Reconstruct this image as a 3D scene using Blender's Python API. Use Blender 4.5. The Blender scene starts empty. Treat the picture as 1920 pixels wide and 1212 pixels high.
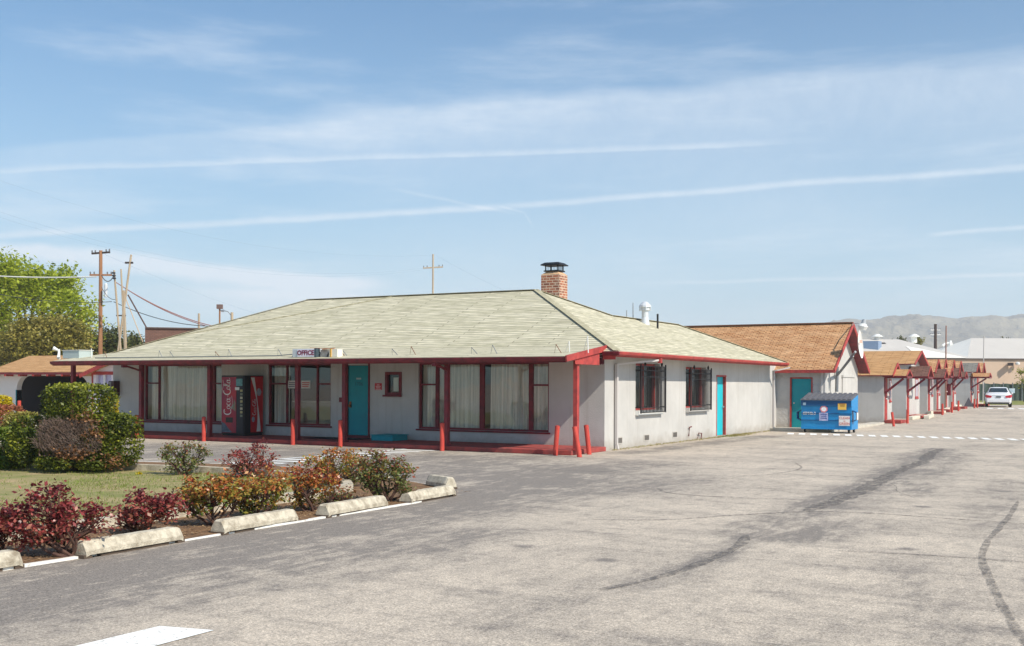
import bpy, math, random
import numpy as np
from mathutils import Vector, Matrix
random.seed(7); rng = np.random.default_rng(7)
S = bpy.context.scene
COL = S.collection
R = math.radians

# ------------------------------------------------------------------ camera
F = 2060.; CX = 960.; CY = 720.; H = 1.75
ROLL = math.atan(21/4820.); TH = math.atan(1160/2060.)
FW = Vector((-math.sin(TH), math.cos(TH), 0)); RT = Vector((math.cos(TH), math.sin(TH), 0)); UP = Vector((0, 0, 1))
cr, sr = math.cos(ROLL), math.sin(ROLL)
cam = bpy.data.cameras.new('camera'); camo = bpy.data.objects.new('camera', cam); COL.objects.link(camo)
xa = RT*cr + UP*sr; ya = UP*cr - RT*sr
m = Matrix((xa, ya, -FW)).transposed().to_4x4(); m.translation = Vector((0, 0, H))
camo.matrix_world = m
cam.sensor_width = 36; cam.lens = F/1920*36; cam.shift_y = 114/1920; cam.clip_end = 9000; cam.clip_start = .1
S.camera = camo

def ray(px, py):
    u = px-CX; v = -(py-CY)
    return RT*(u*cr - v*sr) + UP*(u*sr + v*cr) + FW*F
def at(px, py, X=None, Y=None, Z=None, D=None):
    """the real point of the place that lies on the plane X=, Y=, Z= or at distance D"""
    d = ray(px, py)
    if X is not None: t = X/d.x
    elif Y is not None: t = Y/d.y
    elif Z is not None: t = (Z-H)/d.z
    else: t = D/F
    return Vector((0, 0, H)) + d*t

# ------------------------------------------------------------------ sun and sky
SUN = Vector((1.0, -0.235, 0.97)).normalized()
sl = bpy.data.lights.new('sun', 'SUN'); sl.energy = 4.5; sl.angle = R(.53); sl.color = (1, .93, .81)
so = bpy.data.objects.new('sun', sl); COL.objects.link(so)
so.rotation_euler = SUN.to_track_quat('Z', 'Y').to_euler()
S.view_settings.view_transform = 'Standard'; S.view_settings.look = 'None'; S.view_settings.gamma = 1
S.view_settings.exposure = 0.28
S.cycles.max_bounces = 6; S.cycles.volume_bounces = 2; S.cycles.transparent_max_bounces = 16
W = bpy.data.worlds.new('World'); S.world = W; W.use_nodes = True
nt = W.node_tree; N = nt.nodes; L = nt.links; N.clear()
def nd(t, **k):
    n = N.new(t)
    for a, b in k.items(): setattr(n, a, b)
    return n
def mth(op, a, b=None, c=None, clamp=False):
    n = nd('ShaderNodeMath', operation=op, use_clamp=clamp)
    for i, v in enumerate((a, b, c)):
        if v is None: continue
        if isinstance(v, (int, float)): n.inputs[i].default_value = v
        else: L.new(v, n.inputs[i])
    return n.outputs[0]
sky = nd('ShaderNodeTexSky', sky_type='NISHITA', sun_disc=False)
sky.sun_elevation = math.asin(SUN.z); sky.sun_rotation = math.atan2(SUN.x, SUN.y)
sky.air_density = 1.15; sky.dust_density = .5; sky.ozone_density = 2.2; sky.altitude = 20
tc = nd('ShaderNodeTexCoord')
DIR = tc.outputs['Generated']
def vm(op, a, b):
    n = nd('ShaderNodeVectorMath', operation=op)
    for i, v in enumerate((a, b)):
        if isinstance(v, (tuple, Vector)): n.inputs[i].default_value = tuple(v)
        else: L.new(v, n.inputs[i])
    return n
def noise(vec, scale, detail=4, rough=.6, dim='3D'):
    n = nd('ShaderNodeTexNoise'); n.inputs['Scale'].default_value = scale
    n.inputs['Detail'].default_value = detail; n.inputs['Roughness'].default_value = rough
    L.new(vec, n.inputs['Vector']); return n.outputs['Fac']
def sstep(v, a, b):
    n = nd('ShaderNodeMapRange', interpolation_type='SMOOTHSTEP'); L.new(v, n.inputs[0])
    n.inputs[1].default_value = a; n.inputs[2].default_value = b; return n.outputs[0]
wob = mth('MULTIPLY', mth('SUBTRACT', noise(DIR, 9, 3), .5), .012)
fine = noise(DIR, 60, 5)
total = None
# streaks of cloud in the sky: great-circle bands (start, end, width up, width down, strength, fade at ends)
TRAILS = [
 ((-200, 455), (960, 388), 7, 5, .50, .03), ((900, 392), (2200, 292), 6.5, 5, .42, .04),
 ((-200, 330), (1560, 267), 7, 3.0, .30, .10), ((700, 348), (1000, 408), 3, 3, .22, .05),
 ((1725, 442), (2300, 392), 4, 4, .42, .02), ((1180, 533), (2300, 508), 4, 3, .34, .08),
 ((-300, 440), (760, 540), 12, 20, .85, .06), ((250, 540), (820, 566), 8, 14, .55, .12),
 ((-150, 300), (760, 225), 8, 60, .22, .10), ((500, 232), (2200, 110), 16, 120, .40, .10),
 ((400, 560), (1700, 420), 120, 120, .16, .25), ((1000, 330), (2100, 480), 90, 60, .22, .3), ((930, 386), (992, 402), 2.5, 2, .28, .01), ((980, 396), (1002, 428), 2, 2, .24, .008),
]
def fan(vec, amp):
    return vec
for (a, b, wu, wd, st, fd) in TRAILS:
    d1 = ray(*a).normalized(); d2 = ray(*b).normalized()
    n_ = d1.cross(d2).normalized()
    if n_.z < 0: n_ = -n_
    tdir = (d2-d1).normalized(); s0 = d1.dot(tdir); s1 = d2.dot(tdir)
    dist = mth('ADD', vm('DOT_PRODUCT', DIR, n_).outputs['Value'], mth('MULTIPLY', wob, .5 if wu < 10 else 1.5))
    up_ = mth('SUBTRACT', 1, sstep(dist, 0, wu*1.7/F)); dn_ = sstep(dist, -wd*1.7/F, 0)
    body = mth('MULTIPLY', up_, dn_)
    al = vm('DOT_PRODUCT', DIR, tdir).outputs['Value']
    body = mth('MULTIPLY', body, mth('MULTIPLY', sstep(al, s0, s0+fd), mth('SUBTRACT', 1, sstep(al, s1-fd, s1))))
    front = mth('GREATER_THAN', vm('DOT_PRODUCT', DIR, FW).outputs['Value'], 0)
    body = mth('MULTIPLY', mth('MULTIPLY', body, front), mth('MULTIPLY', mth('ADD', mth('MULTIPLY', fine, .8), .6), st))
    total = body if total is None else mth('ADD', total, body)
mp = nd('ShaderNodeMapping'); mp.inputs['Rotation'].default_value = (0, R(6), R(-30)); mp.inputs['Scale'].default_value = (1.1, 1.6, 7.5)
L.new(DIR, mp.inputs[0])
veil = sstep(noise(mp.outputs[0], 2.4, 10, .62), .46, .76)
total = mth('ADD', total, mth('MULTIPLY', veil, .46))
total = mth('MINIMUM', total, .85)
sepz = nd('ShaderNodeSeparateXYZ'); L.new(DIR, sepz.inputs[0])
# thin haze toward the horizon keeps the sky pale there
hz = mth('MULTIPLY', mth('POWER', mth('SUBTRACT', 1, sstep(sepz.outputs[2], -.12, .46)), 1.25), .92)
# horizon haze cut in the unseen sky behind, added to weaken fill light
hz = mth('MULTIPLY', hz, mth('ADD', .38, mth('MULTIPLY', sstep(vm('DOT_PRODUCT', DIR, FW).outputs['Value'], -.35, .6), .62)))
tint = nd('ShaderNodeMixRGB', blend_type='MULTIPLY'); tint.inputs[0].default_value = 1; L.new(sky.outputs[0], tint.inputs[1]); tint.inputs[2].default_value = (.52, .92, 1.16, 1)
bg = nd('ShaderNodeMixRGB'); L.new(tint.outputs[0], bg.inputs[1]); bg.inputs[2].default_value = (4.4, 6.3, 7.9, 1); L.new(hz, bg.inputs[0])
mx = nd('ShaderNodeMixRGB'); L.new(bg.outputs[0], mx.inputs[1]); mx.inputs[2].default_value = (7.4, 8.3, 9.3, 1); L.new(total, mx.inputs[0])
bgn = nd('ShaderNodeBackground'); L.new(mx.outputs[0], bgn.inputs[0]); bgn.inputs[1].default_value = .090
out = nd('ShaderNodeOutputWorld'); L.new(bgn.outputs[0], out.inputs[0])

# ------------------------------------------------------------------ materials
def lin(c):
    return tuple(((x/255)/12.92 if x/255 <= .04045 else ((x/255+.055)/1.055)**2.4) for x in c)
MATS = {}
def mat(name, col, rough=.7, metal=0., var=.0, vscale=3., bump=0., bscale=80., col2=None, spec=.4, streak=None, dist=.01, rng_=(.3, .7), dirt=False):
    """col: srgb 0-255 base colour; col2: second tone mixed by noise"""
    if name in MATS: return MATS[name]
    M = bpy.data.materials.new(name); M.use_nodes = True; MATS[name] = M
    t = M.node_tree; p = t.nodes['Principled BSDF']
    c = lin(col)
    p.inputs['Base Color'].default_value = (*c, 1); p.inputs['Roughness'].default_value = rough
    p.inputs['Metallic'].default_value = metal; p.inputs['Specular IOR Level'].default_value = spec
    tcn = t.nodes.new('ShaderNodeTexCoord')
    geo = t.nodes.new('ShaderNodeNewGeometry')
    if var or col2:
        n = t.nodes.new('ShaderNodeTexNoise'); n.inputs['Scale'].default_value = vscale; n.inputs['Detail'].default_value = 6; n.inputs['Roughness'].default_value = .65
        if streak:
            mpn = t.nodes.new('ShaderNodeMapping'); mpn.inputs['Scale'].default_value = streak
            t.links.new(geo.outputs['Position'], mpn.inputs[0]); t.links.new(mpn.outputs[0], n.inputs['Vector'])
        else: t.links.new(geo.outputs['Position'], n.inputs['Vector'])
        mr = t.nodes.new('ShaderNodeMapRange'); mr.inputs[1].default_value = rng_[0]; mr.inputs[2].default_value = rng_[1]
        t.links.new(n.outputs['Fac'], mr.inputs[0])
        mix = t.nodes.new('ShaderNodeMixRGB'); t.links.new(mr.outputs[0], mix.inputs[0])
        c2 = lin(col2) if col2 else tuple(x*(1-var) for x in c)
        c1 = c if col2 else tuple(min(1, x*(1+var)) for x in c)
        mix.inputs[1].default_value = (*c1, 1); mix.inputs[2].default_value = (*c2, 1)
        t.links.new(mix.outputs[0], p.inputs['Base Color'])
    if dirt:
        # splashed soil low on the wall and faint run-off marks
        src = p.inputs['Base Color'].links[0].from_socket
        sp = t.nodes.new('ShaderNodeSeparateXYZ'); t.links.new(geo.outputs['Position'], sp.inputs[0])
        nz = t.nodes.new('ShaderNodeTexNoise'); nz.inputs['Scale'].default_value = 2.4; nz.inputs['Detail'].default_value = 8; nz.inputs['Roughness'].default_value = .75; t.links.new(geo.outputs['Position'], nz.inputs['Vector'])
        ad = t.nodes.new('ShaderNodeMath'); ad.operation = 'MULTIPLY_ADD'; ad.inputs[1].default_value = -.9; t.links.new(nz.outputs['Fac'], ad.inputs[0]); t.links.new(sp.outputs[2], ad.inputs[2])
        m_a = t.nodes.new('ShaderNodeMapRange'); m_a.inputs[1].default_value = -.42; m_a.inputs[2].default_value = -.12; m_a.inputs[3].default_value = .55; m_a.inputs[4].default_value = 0; t.links.new(ad.outputs[0], m_a.inputs[0])
        mpn2 = t.nodes.new('ShaderNodeMapping'); mpn2.inputs['Scale'].default_value = (5, 5, .22); t.links.new(geo.outputs['Position'], mpn2.inputs[0])
        n4 = t.nodes.new('ShaderNodeTexNoise'); n4.inputs['Scale'].default_value = 1.4; n4.inputs['Detail'].default_value = 7; t.links.new(mpn2.outputs[0], n4.inputs['Vector'])
        m_b = t.nodes.new('ShaderNodeMapRange'); m_b.inputs[1].default_value = .56; m_b.inputs[2].default_value = .74; m_b.inputs[4].default_value = .28; t.links.new(n4.outputs['Fac'], m_b.inputs[0])
        mxx = t.nodes.new('ShaderNodeMath'); mxx.operation = 'MAXIMUM'; t.links.new(m_a.outputs[0], mxx.inputs[0]); t.links.new(m_b.outputs[0], mxx.inputs[1])
        md = t.nodes.new('ShaderNodeMixRGB'); t.links.new(mxx.outputs[0], md.inputs[0]); t.links.new(src, md.inputs[1]); md.inputs[2].default_value = (*lin((150, 140, 128)), 1); t.links.new(md.outputs[0], p.inputs['Base Color'])
    if bump:
        n2 = t.nodes.new('ShaderNodeTexNoise'); n2.inputs['Scale'].default_value = bscale; n2.inputs['Detail'].default_value = 5
        t.links.new(geo.outputs['Position'], n2.inputs['Vector'])
        b = t.nodes.new('ShaderNodeBump'); b.inputs['Strength'].default_value = bump; b.inputs['Distance'].default_value = dist
        t.links.new(n2.outputs['Fac'], b.inputs['Height']); t.links.new(b.outputs[0], p.inputs['Normal'])
    return M
def shingle(name, c1, c2, c3, rh=.14, bw=.9, patch=.6, n3c=(.82, 1.12)):
    M = bpy.data.materials.new(name); M.use_nodes = True; MATS[name] = M
    t = M.node_tree; p = t.nodes['Principled BSDF']; p.inputs['Roughness'].default_value = .9; p.inputs['Specular IOR Level'].default_value = .15
    uv = t.nodes.new('ShaderNodeTexCoord').outputs['UV']
    br = t.nodes.new('ShaderNodeTexBrick'); t.links.new(uv, br.inputs['Vector'])
    br.inputs['Scale'].default_value = 1; br.inputs['Row Height'].default_value = rh; br.inputs['Brick Width'].default_value = bw
    br.inputs['Mortar Size'].default_value = .022; br.inputs['Mortar Smooth'].default_value = .4; br.offset = .37
    br.inputs['Color1'].default_value = (*lin(c1), 1); br.inputs['Color2'].default_value = (*lin(c2), 1)
    br.inputs['Mortar'].default_value = (*[x*.50 for x in lin(c2)], 1)
    mp = t.nodes.new('ShaderNodeMapping'); mp.inputs['Scale'].default_value = (.5, 1.6, 1); t.links.new(uv, mp.inputs[0])
    n = t.nodes.new('ShaderNodeTexNoise'); n.inputs['Scale'].default_value = 2.2; n.inputs['Detail'].default_value = 8; n.inputs['Roughness'].default_value = .7
    t.links.new(mp.outputs[0], n.inputs['Vector'])
    mr = t.nodes.new('ShaderNodeMapRange'); mr.inputs[1].default_value = .42; mr.inputs[2].default_value = .66; mr.inputs[4].default_value = patch
    t.links.new(n.outputs['Fac'], mr.inputs[0])
    mix = t.nodes.new('ShaderNodeMixRGB'); t.links.new(mr.outputs[0], mix.inputs[0]); t.links.new(br.outputs['Color'], mix.inputs[1]); mix.inputs[2].default_value = (*lin(c3), 1)
    # each course catches a little less dirt at its upper edge: narrow streaky second noise
    mp2 = t.nodes.new('ShaderNodeMapping'); mp2.inputs['Scale'].default_value = (1.2, 7.1, 1); t.links.new(uv, mp2.inputs[0])
    n3 = t.nodes.new('ShaderNodeTexNoise'); n3.inputs['Scale'].default_value = 1.6; n3.inputs['Detail'].default_value = 5; t.links.new(mp2.outputs[0], n3.inputs['Vector'])
    mr3 = t.nodes.new('ShaderNodeMapRange'); mr3.inputs[1].default_value = .35; mr3.inputs[2].default_value = .65; mr3.inputs[3].default_value = n3c[0]; mr3.inputs[4].default_value = n3c[1]
    t.links.new(n3.outputs['Fac'], mr3.inputs[0])
    mul = t.nodes.new('ShaderNodeMixRGB'); mul.blend_type = 'MULTIPLY'; mul.inputs[0].default_value = 1
    t.links.new(mix.outputs[0], mul.inputs[1]); t.links.new(mr3.outputs[0], mul.inputs[2]); t.links.new(mul.outputs[0], p.inputs['Base Color'])
    b = t.nodes.new('ShaderNodeBump'); b.inputs['Strength'].default_value = .6; b.inputs['Distance'].default_value = .012
    t.links.new(br.outputs['Fac'], b.inputs['Height']); b.invert = True
    t.links.new(b.outputs[0], p.inputs['Normal'])
    return M
def brickmat(name, c1, c2, mortar):
    M = bpy.data.materials.new(name); M.use_nodes = True; MATS[name] = M
    t = M.node_tree; p = t.nodes['Principled BSDF']; p.inputs['Roughness'].default_value = .85
    uv = t.nodes.new('ShaderNodeTexCoord').outputs['UV']
    br = t.nodes.new('ShaderNodeTexBrick'); t.links.new(uv, br.inputs['Vector']); br.inputs['Scale'].default_value = 1
    br.inputs['Row Height'].default_value = .085; br.inputs['Brick Width'].default_value = .23; br.inputs['Mortar Size'].default_value = .012
    br.inputs['Color1'].default_value = (*lin(c1), 1); br.inputs['Color2'].default_value = (*lin(c2), 1); br.inputs['Mortar'].default_value = (*lin(mortar), 1)
    n = t.nodes.new('ShaderNodeTexNoise'); n.inputs['Scale'].default_value = 7; n.inputs['Detail'].default_value = 4; t.links.new(uv, n.inputs['Vector'])
    mr = t.nodes.new('ShaderNodeMapRange'); mr.inputs[1].default_value = .5; mr.inputs[2].default_value = .75; mr.inputs[4].default_value = .7; t.links.new(n.outputs['Fac'], mr.inputs[0])
    mix = t.nodes.new('ShaderNodeMixRGB'); t.links.new(mr.outputs[0], mix.inputs[0]); t.links.new(br.outputs['Color'], mix.inputs[1]); mix.inputs[2].default_value = (*lin(mortar), 1)
    t.links.new(mix.outputs[0], p.inputs['Base Color'])
    b = t.nodes.new('ShaderNodeBump'); b.inputs['Strength'].default_value = .7; b.inputs['Distance'].default_value = .01; b.invert = True
    t.links.new(br.outputs['Fac'], b.inputs['Height']); t.links.new(b.outputs[0], p.inputs['Normal'])
    return M
def leafmat(name, cols, trans=.35, rough=.45):
    """leaf colour picked per leaf by the 'rnd' attribute from a list of tones"""
    M = bpy.data.materials.new(name); M.use_nodes = True; MATS[name] = M
    t = M.node_tree; t.nodes.clear()
    a = t.nodes.new('ShaderNodeAttribute'); a.attribute_name = 'rnd'
    cr_ = t.nodes.new('ShaderNodeValToRGB'); t.links.new(a.outputs['Fac'], cr_.inputs[0])
    e = cr_.color_ramp.elements
    while len(e) > 1: e.remove(e[-1])
    for i, c in enumerate(cols):
        x = i/(len(cols)-1)
        el = e[0] if i == 0 else e.new(x)
        el.position = x; el.color = (*lin(c), 1)
    p = t.nodes.new('ShaderNodeBsdfPrincipled'); p.inputs['Roughness'].default_value = rough; p.inputs['Specular IOR Level'].default_value = .35
    tr = t.nodes.new('ShaderNodeBsdfTranslucent'); mixs = t.nodes.new('ShaderNodeMixShader'); mixs.inputs[0].default_value = trans
    o = t.nodes.new('ShaderNodeOutputMaterial')
    t.links.new(cr_.outputs[0], p.inputs['Base Color']); t.links.new(cr_.outputs[0], tr.inputs[0])
    t.links.new(p.outputs[0], mixs.inputs[1]); t.links.new(tr.outputs[0], mixs.inputs[2]); t.links.new(mixs.outputs[0], o.inputs[0])
    return M
def glassmat(name='window_glass', tint=(.95, .97, .97), refl=1.0):
    M = bpy.data.materials.new(name); M.use_nodes = True; MATS[name] = M
    t = M.node_tree; t.nodes.clear()
    tr = t.nodes.new('ShaderNodeBsdfTransparent'); tr.inputs[0].default_value = (*tint, 1)
    gl = t.nodes.new('ShaderNodeBsdfGlossy'); gl.inputs['Roughness'].default_value = .015
    lw = t.nodes.new('ShaderNodeLayerWeight'); lw.inputs[0].default_value = .5
    pw = t.nodes.new('ShaderNodeMath'); pw.operation = 'POWER'; pw.inputs[1].default_value = 4.5; t.links.new(lw.outputs['Facing'], pw.inputs[0])
    mm = t.nodes.new('ShaderNodeMath'); mm.operation = 'MULTIPLY_ADD'; mm.inputs[1].default_value = .9*refl; mm.inputs[2].default_value = .065*refl; t.links.new(pw.outputs[0], mm.inputs[0])
    n = t.nodes.new('ShaderNodeTexNoise'); n.inputs['Scale'].default_value = 1.3
    g = t.nodes.new('ShaderNodeNewGeometry'); t.links.new(g.outputs['Position'], n.inputs['Vector'])
    b = t.nodes.new('ShaderNodeBump'); b.inputs['Strength'].default_value = .08; b.inputs['Distance'].default_value = .05; t.links.new(n.outputs['Fac'], b.inputs['Height']); t.links.new(b.outputs[0], gl.inputs['Normal'])
    mixs = t.nodes.new('ShaderNodeMixShader'); t.links.new(mm.outputs[0], mixs.inputs[0]); t.links.new(tr.outputs[0], mixs.inputs[1]); t.links.new(gl.outputs[0], mixs.inputs[2])
    o = t.nodes.new('ShaderNodeOutputMaterial'); t.links.new(mixs.outputs[0], o.inputs[0])
    return M

STUC = mat('stucco', (201, 198, 193), .9, vscale=.9, bump=.8, bscale=38, dist=.01, spec=.2, col2=(184, 181, 176), dirt=True)
STUCG = mat('stucco_side', (196, 192, 188), .92, var=.06, vscale=1.5, bump=.9, bscale=9, dist=.03, spec=.2, col2=(176, 173, 170), dirt=True)
RED = mat('red_paint', (182, 70, 64), .65, col2=(150, 58, 56), vscale=5, rng_=(.42, .62))
DRED = mat('dark_red_paint', (126, 38, 48), .55, col2=(96, 34, 42), vscale=5, rng_=(.42, .62))
CRED = mat('red_concrete', (168, 72, 66), .85, col2=(122, 66, 62), vscale=3.5, rng_=(.42, .66), bump=.3, bscale=60)
TEAL = mat('teal_paint', (0, 150, 160), .55, col2=(0, 134, 146), vscale=2.2)
TEALB = mat('bright_teal_paint', (0, 190, 205), .5, col2=(30, 178, 190), vscale=3)
WHT = mat('white_paint', (225, 225, 220), .6, var=.05, vscale=2)
LWHT = mat('line_paint', (242, 241, 236), .85, col2=(176, 168, 158), vscale=22, rng_=(.56, .66), bump=.3)
CONC = mat('concrete', (206, 196, 176), .9, col2=(142, 130, 112), vscale=8, bump=1, bscale=60, dist=.012, spec=.2, rng_=(.40, .72))
CONCL = mat('pale_concrete', (205, 198, 184), .9, col2=(180, 172, 158), vscale=2, bump=.3)
BLK = mat('black_iron', (26, 26, 28), .5)
GALV = mat('galvanised', (186, 190, 192), .4, metal=.7, var=.15, vscale=8)
GREY = mat('grey_metal', (120, 124, 128), .5, metal=.3, var=.1)
DARK = mat('dark_interior', (30, 30, 34), .9)
ROOFM = shingle('sage_shingles', (218, 210, 185), (200, 193, 167), (170, 165, 138), rh=.15, bw=3.2, patch=.8, n3c=(.78, 1.13))
ROOFO = shingle('tan_shingles', (214, 166, 120), (180, 128, 88), (222, 182, 142), rh=.10, bw=.26, patch=.5)
ROOFT = shingle('sand_shingles', (204, 160, 112), (184, 138, 92), (214, 172, 126), rh=.11, bw=.9, patch=.5)
ROOFB = shingle('brown_shingles', (132, 98, 86), (106, 78, 72), (146, 112, 98), rh=.12, bw=.4, patch=.5)
ROOFG = shingle('grey_shingles', (142, 138, 130), (124, 120, 114), (150, 146, 136), rh=.14, bw=.5, patch=.4)
BRICK = brickmat('chimney_brick', (184, 108, 76), (130, 78, 64), (216, 192, 166))
BRBR = brickmat('brown_brick', (128, 92, 78), (112, 80, 70), (92, 70, 62))
GLASS = glassmat()
GLASSD = glassmat('dark_glass', (.5, .55, .55))
CURT = mat('curtain_cream', (242, 236, 220), .95, col2=(176, 170, 156), vscale=5, streak=(5, 1, .06), rng_=(.40, .70))  # darker vertical streaks paint the shade of folds and gaps into the cloth
BARK = mat('bark', (92, 74, 58), .95, col2=(62, 50, 42), vscale=8, bump=.6, bscale=20)
TWIG = mat('dead_twigs', (128, 108, 96), .95, col2=(92, 76, 70), vscale=12)
POLEW = mat('pole_wood', (172, 124, 88), .9, col2=(136, 96, 68), vscale=2, streak=(8, 8, .4))
POLEP = mat('pale_pole_wood', (196, 178, 152), .9, col2=(160, 140, 116), vscale=2, streak=(8, 8, .4))
WIRE = mat('wire_black', (60, 62, 66), .6)
WIREP = mat('wire_pale', (206, 206, 200), .6)
WIRER = mat('wire_brown', (150, 100, 92), .6)
RUBB = mat('rubber', (24, 24, 25), .8)

# ------------------------------------------------------------------ mesh helpers
def root_of(o):
    while o.parent: o = o.parent
    return o
class MB:
    def __init__(s): s.v = []; s.f = []; s.mi = []; s.sm = False
    def add(s, vs, fs, mi=0):
        o = len(s.v); s.v += [tuple(v) for v in vs]
        for f in fs: s.f.append([i+o for i in f]); s.mi.append(mi)
        return s
    def poly(s, *p, mi=0): return s.add(p, [range(len(p))], mi)
    def box(s, x0, x1, y0, y1, z0, z1, mi=0):
        vs = [(x, y, z) for z in (z0, z1) for y in (y0, y1) for x in (x0, x1)]
        return s.add(vs, [(0, 2, 3, 1), (4, 5, 7, 6), (0, 1, 5, 4), (2, 6, 7, 3), (0, 4, 6, 2), (1, 3, 7, 5)], mi)
    def bar(s, p0, p1, w, h=None, mi=0, up=None):
        h = h or w; a = Vector(p0); b = Vector(p1); d = (b-a).normalized()
        u = Vector(up) if up else (UP if abs(d.z) < .9 else Vector((0, 1, 0)))
        x = d.cross(u).normalized(); y = x.cross(d)
        vs = [c + x*sx*w/2 + y*sy*h/2 for c in (a, b) for sy in (-1, 1) for sx in (-1, 1)]
        return s.add(vs, [(0, 1, 3, 2), (4, 6, 7, 5), (0, 4, 5, 1), (2, 3, 7, 6), (0, 2, 6, 4), (1, 5, 7, 3)], mi)
    def tube(s, pts, r, n=8, mi=0, caps=True):
        pts = [Vector(p) for p in pts]
        rr = r if isinstance(r, (list, tuple)) else [r]*len(pts)
        vs = []; fs = []
        for i, p in enumerate(pts):
            d = (pts[min(i+1, len(pts)-1)] - pts[max(i-1, 0)])
            d = d.normalized() if d.length > 1e-9 else UP.copy()
            u = UP if abs(d.z) < .9 else Vector((0, 1, 0)); x = d.cross(u).normalized(); y = x.cross(d)
            for k in range(n):
                a = 2*math.pi*k/n; vs.append(p + (x*math.cos(a) + y*math.sin(a))*rr[i])
        for i in range(len(pts)-1):
            for k in range(n):
                a = i*n+k; b = i*n+(k+1) % n; fs.append((a, b, b+n, a+n))
        if caps: fs.append(tuple(range(n))[::-1]); fs.append(tuple(range((len(pts)-1)*n, len(pts)*n)))
        return s.add(vs, fs, mi)
    def lathe(s, c, prof, n=12, mi=0):
        c = Vector(c)
        vs = [c + Vector((r*math.cos(2*math.pi*k/n), r*math.sin(2*math.pi*k/n), z)) for r, z in prof for k in range(n)]
        fs = [(i*n+k, i*n+(k+1) % n, (i+1)*n+(k+1) % n, (i+1)*n+k) for i in range(len(prof)-1) for k in range(n)]
        fs += [tuple(range(n))[::-1], tuple(range((len(prof)-1)*n, len(prof)*n))]
        return s.add(vs, fs, mi)
    def slab(s, polys, th, mi=0, emi=None):
        """planar polygons sharing corners -> a closed sheet th thick (downwards)"""
        key = {}; vs = []
        def k(p):
            q = tuple(round(c, 3) for c in p)
            if q not in key: key[q] = len(vs); vs.append(q)
            return key[q]
        idx = [[k(p) for p in poly] for poly in polys]; n = len(vs)
        fs = []; mis = []; ed = {}
        for f in idx:
            a, b, c = Vector(vs[f[0]]), Vector(vs[f[1]]), Vector(vs[f[2]])
            if (b-a).cross(c-a).z < 0: f = f[::-1]
            fs.append(f); fs.append([i+n for i in f[::-1]])
            for i in range(len(f)): ed[(f[i], f[(i+1) % len(f)])] = 1
        nf = len(fs)
        for (a, b) in ed:
            if (b, a) not in ed: fs.append([b, a, a+n, b+n])
        o = len(s.v); s.v += vs + [(x, y, z-th) for x, y, z in vs]
        for i, f in enumerate(fs): s.f.append([j+o for j in f]); s.mi.append(mi if (i < nf and i % 2 == 0) or emi is None else emi)
        return s
    def build(s, name, mats, parent=None, world=True, smooth=False, bevel=0):
        me = bpy.data.meshes.new(name)
        v = s.v
        if parent is not None and world:
            o = root_of(parent).location; v = [(a-o.x, b-o.y, c-o.z) for a, b, c in v]
        me.from_pydata(v, [], s.f)
        for m_ in (mats if isinstance(mats, (list, tuple)) else [mats]): me.materials.append(m_)
        if any(s.mi): me.polygons.foreach_set('material_index', s.mi)
        # metric UVs: u along the horizontal of each face, v up its slope
        uvl = me.uv_layers.new(name='UVMap'); uv = np.zeros(len(me.loops)*2)
        for p in me.polygons:
            nrm = p.normal; t_ = UP.cross(nrm)
            t_ = t_.normalized() if t_.length > 1e-3 else Vector((1, 0, 0)); b_ = nrm.cross(t_)
            for li in p.loop_indices:
                c = me.vertices[me.loops[li].vertex_index].co
                uv[2*li] = c.dot(t_); uv[2*li+1] = c.dot(b_)
        uvl.data.foreach_set('uv', uv)
        if smooth: me.polygons.foreach_set('use_smooth', [True]*len(me.polygons))
        ob = bpy.data.objects.new(name, me); COL.objects.link(ob)
        if parent is not None: ob.parent = parent
        if bevel:
            bm = ob.modifiers.new('bevel', 'BEVEL'); bm.width = bevel; bm.segments = 2; bm.limit_method = 'ANGLE'
        return ob
def wall(mb, axis, c, u0, u1, z0, z1, holes, th, inward, mi=0):
    """wall sheet on the plane axis=c from u0 to u1 with rectangular openings and real thickness"""
    us = sorted({u0, u1, *[h[0] for h in holes], *[h[1] for h in holes]}); zs = sorted({z0, z1, *[h[2] for h in holes], *[h[3] for h in holes]})
    us = [u for u in us if u0 <= u <= u1]; zs = [z for z in zs if z0 <= z <= z1]
    nu, nz = len(us), len(zs)
    P = lambda u, z, d: ((u, c+inward*d, z) if axis == 'Y' else (c+inward*d, u, z))
    vs = [P(u, z, d) for d in (0, th) for z in zs for u in us]; o = nu*nz
    fil = [[not any(h[0] < (us[i]+us[i+1])/2 < h[1] and h[2] < (zs[j]+zs[j+1])/2 < h[3] for h in holes) for i in range(nu-1)] for j in range(nz-1)]
    g = lambda j, i: 0 <= j < nz-1 and 0 <= i < nu-1 and fil[j][i]
    fs = []
    for j in range(nz-1):
        for i in range(nu-1):
            if not fil[j][i]: continue
            a, b, c_, d = j*nu+i, j*nu+i+1, (j+1)*nu+i+1, (j+1)*nu+i
            fs += [(a, b, c_, d), (a+o, d+o, c_+o, b+o)]
            if not g(j-1, i): fs.append((a, a+o, b+o, b))
            if not g(j+1, i): fs.append((d, c_, c_+o, d+o))
            if not g(j, i-1): fs.append((a, d, d+o, a+o))
            if not g(j, i+1): fs.append((b, b+o, c_+o, c_))
    if (axis == 'Y') != (inward > 0): fs = [f[::-1] for f in fs]
    mb.add(vs, fs, mi)
def thing(name, label, cat, loc=(0, 0, 0), group=None, rz=0):
    o = bpy.data.objects.new(name, None); COL.objects.link(o); o.location = loc; o.rotation_euler = (0, 0, rz)
    o.empty_display_size = .2
    o['label'] = label; o['category'] = cat
    if group: o['group'] = group
    return o
def tag(o, label, cat, group=None):
    o['label'] = label; o['category'] = cat
    if group: o['group'] = group
    return o
def struct(o, kind='structure'): o['kind'] = kind; return o
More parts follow.
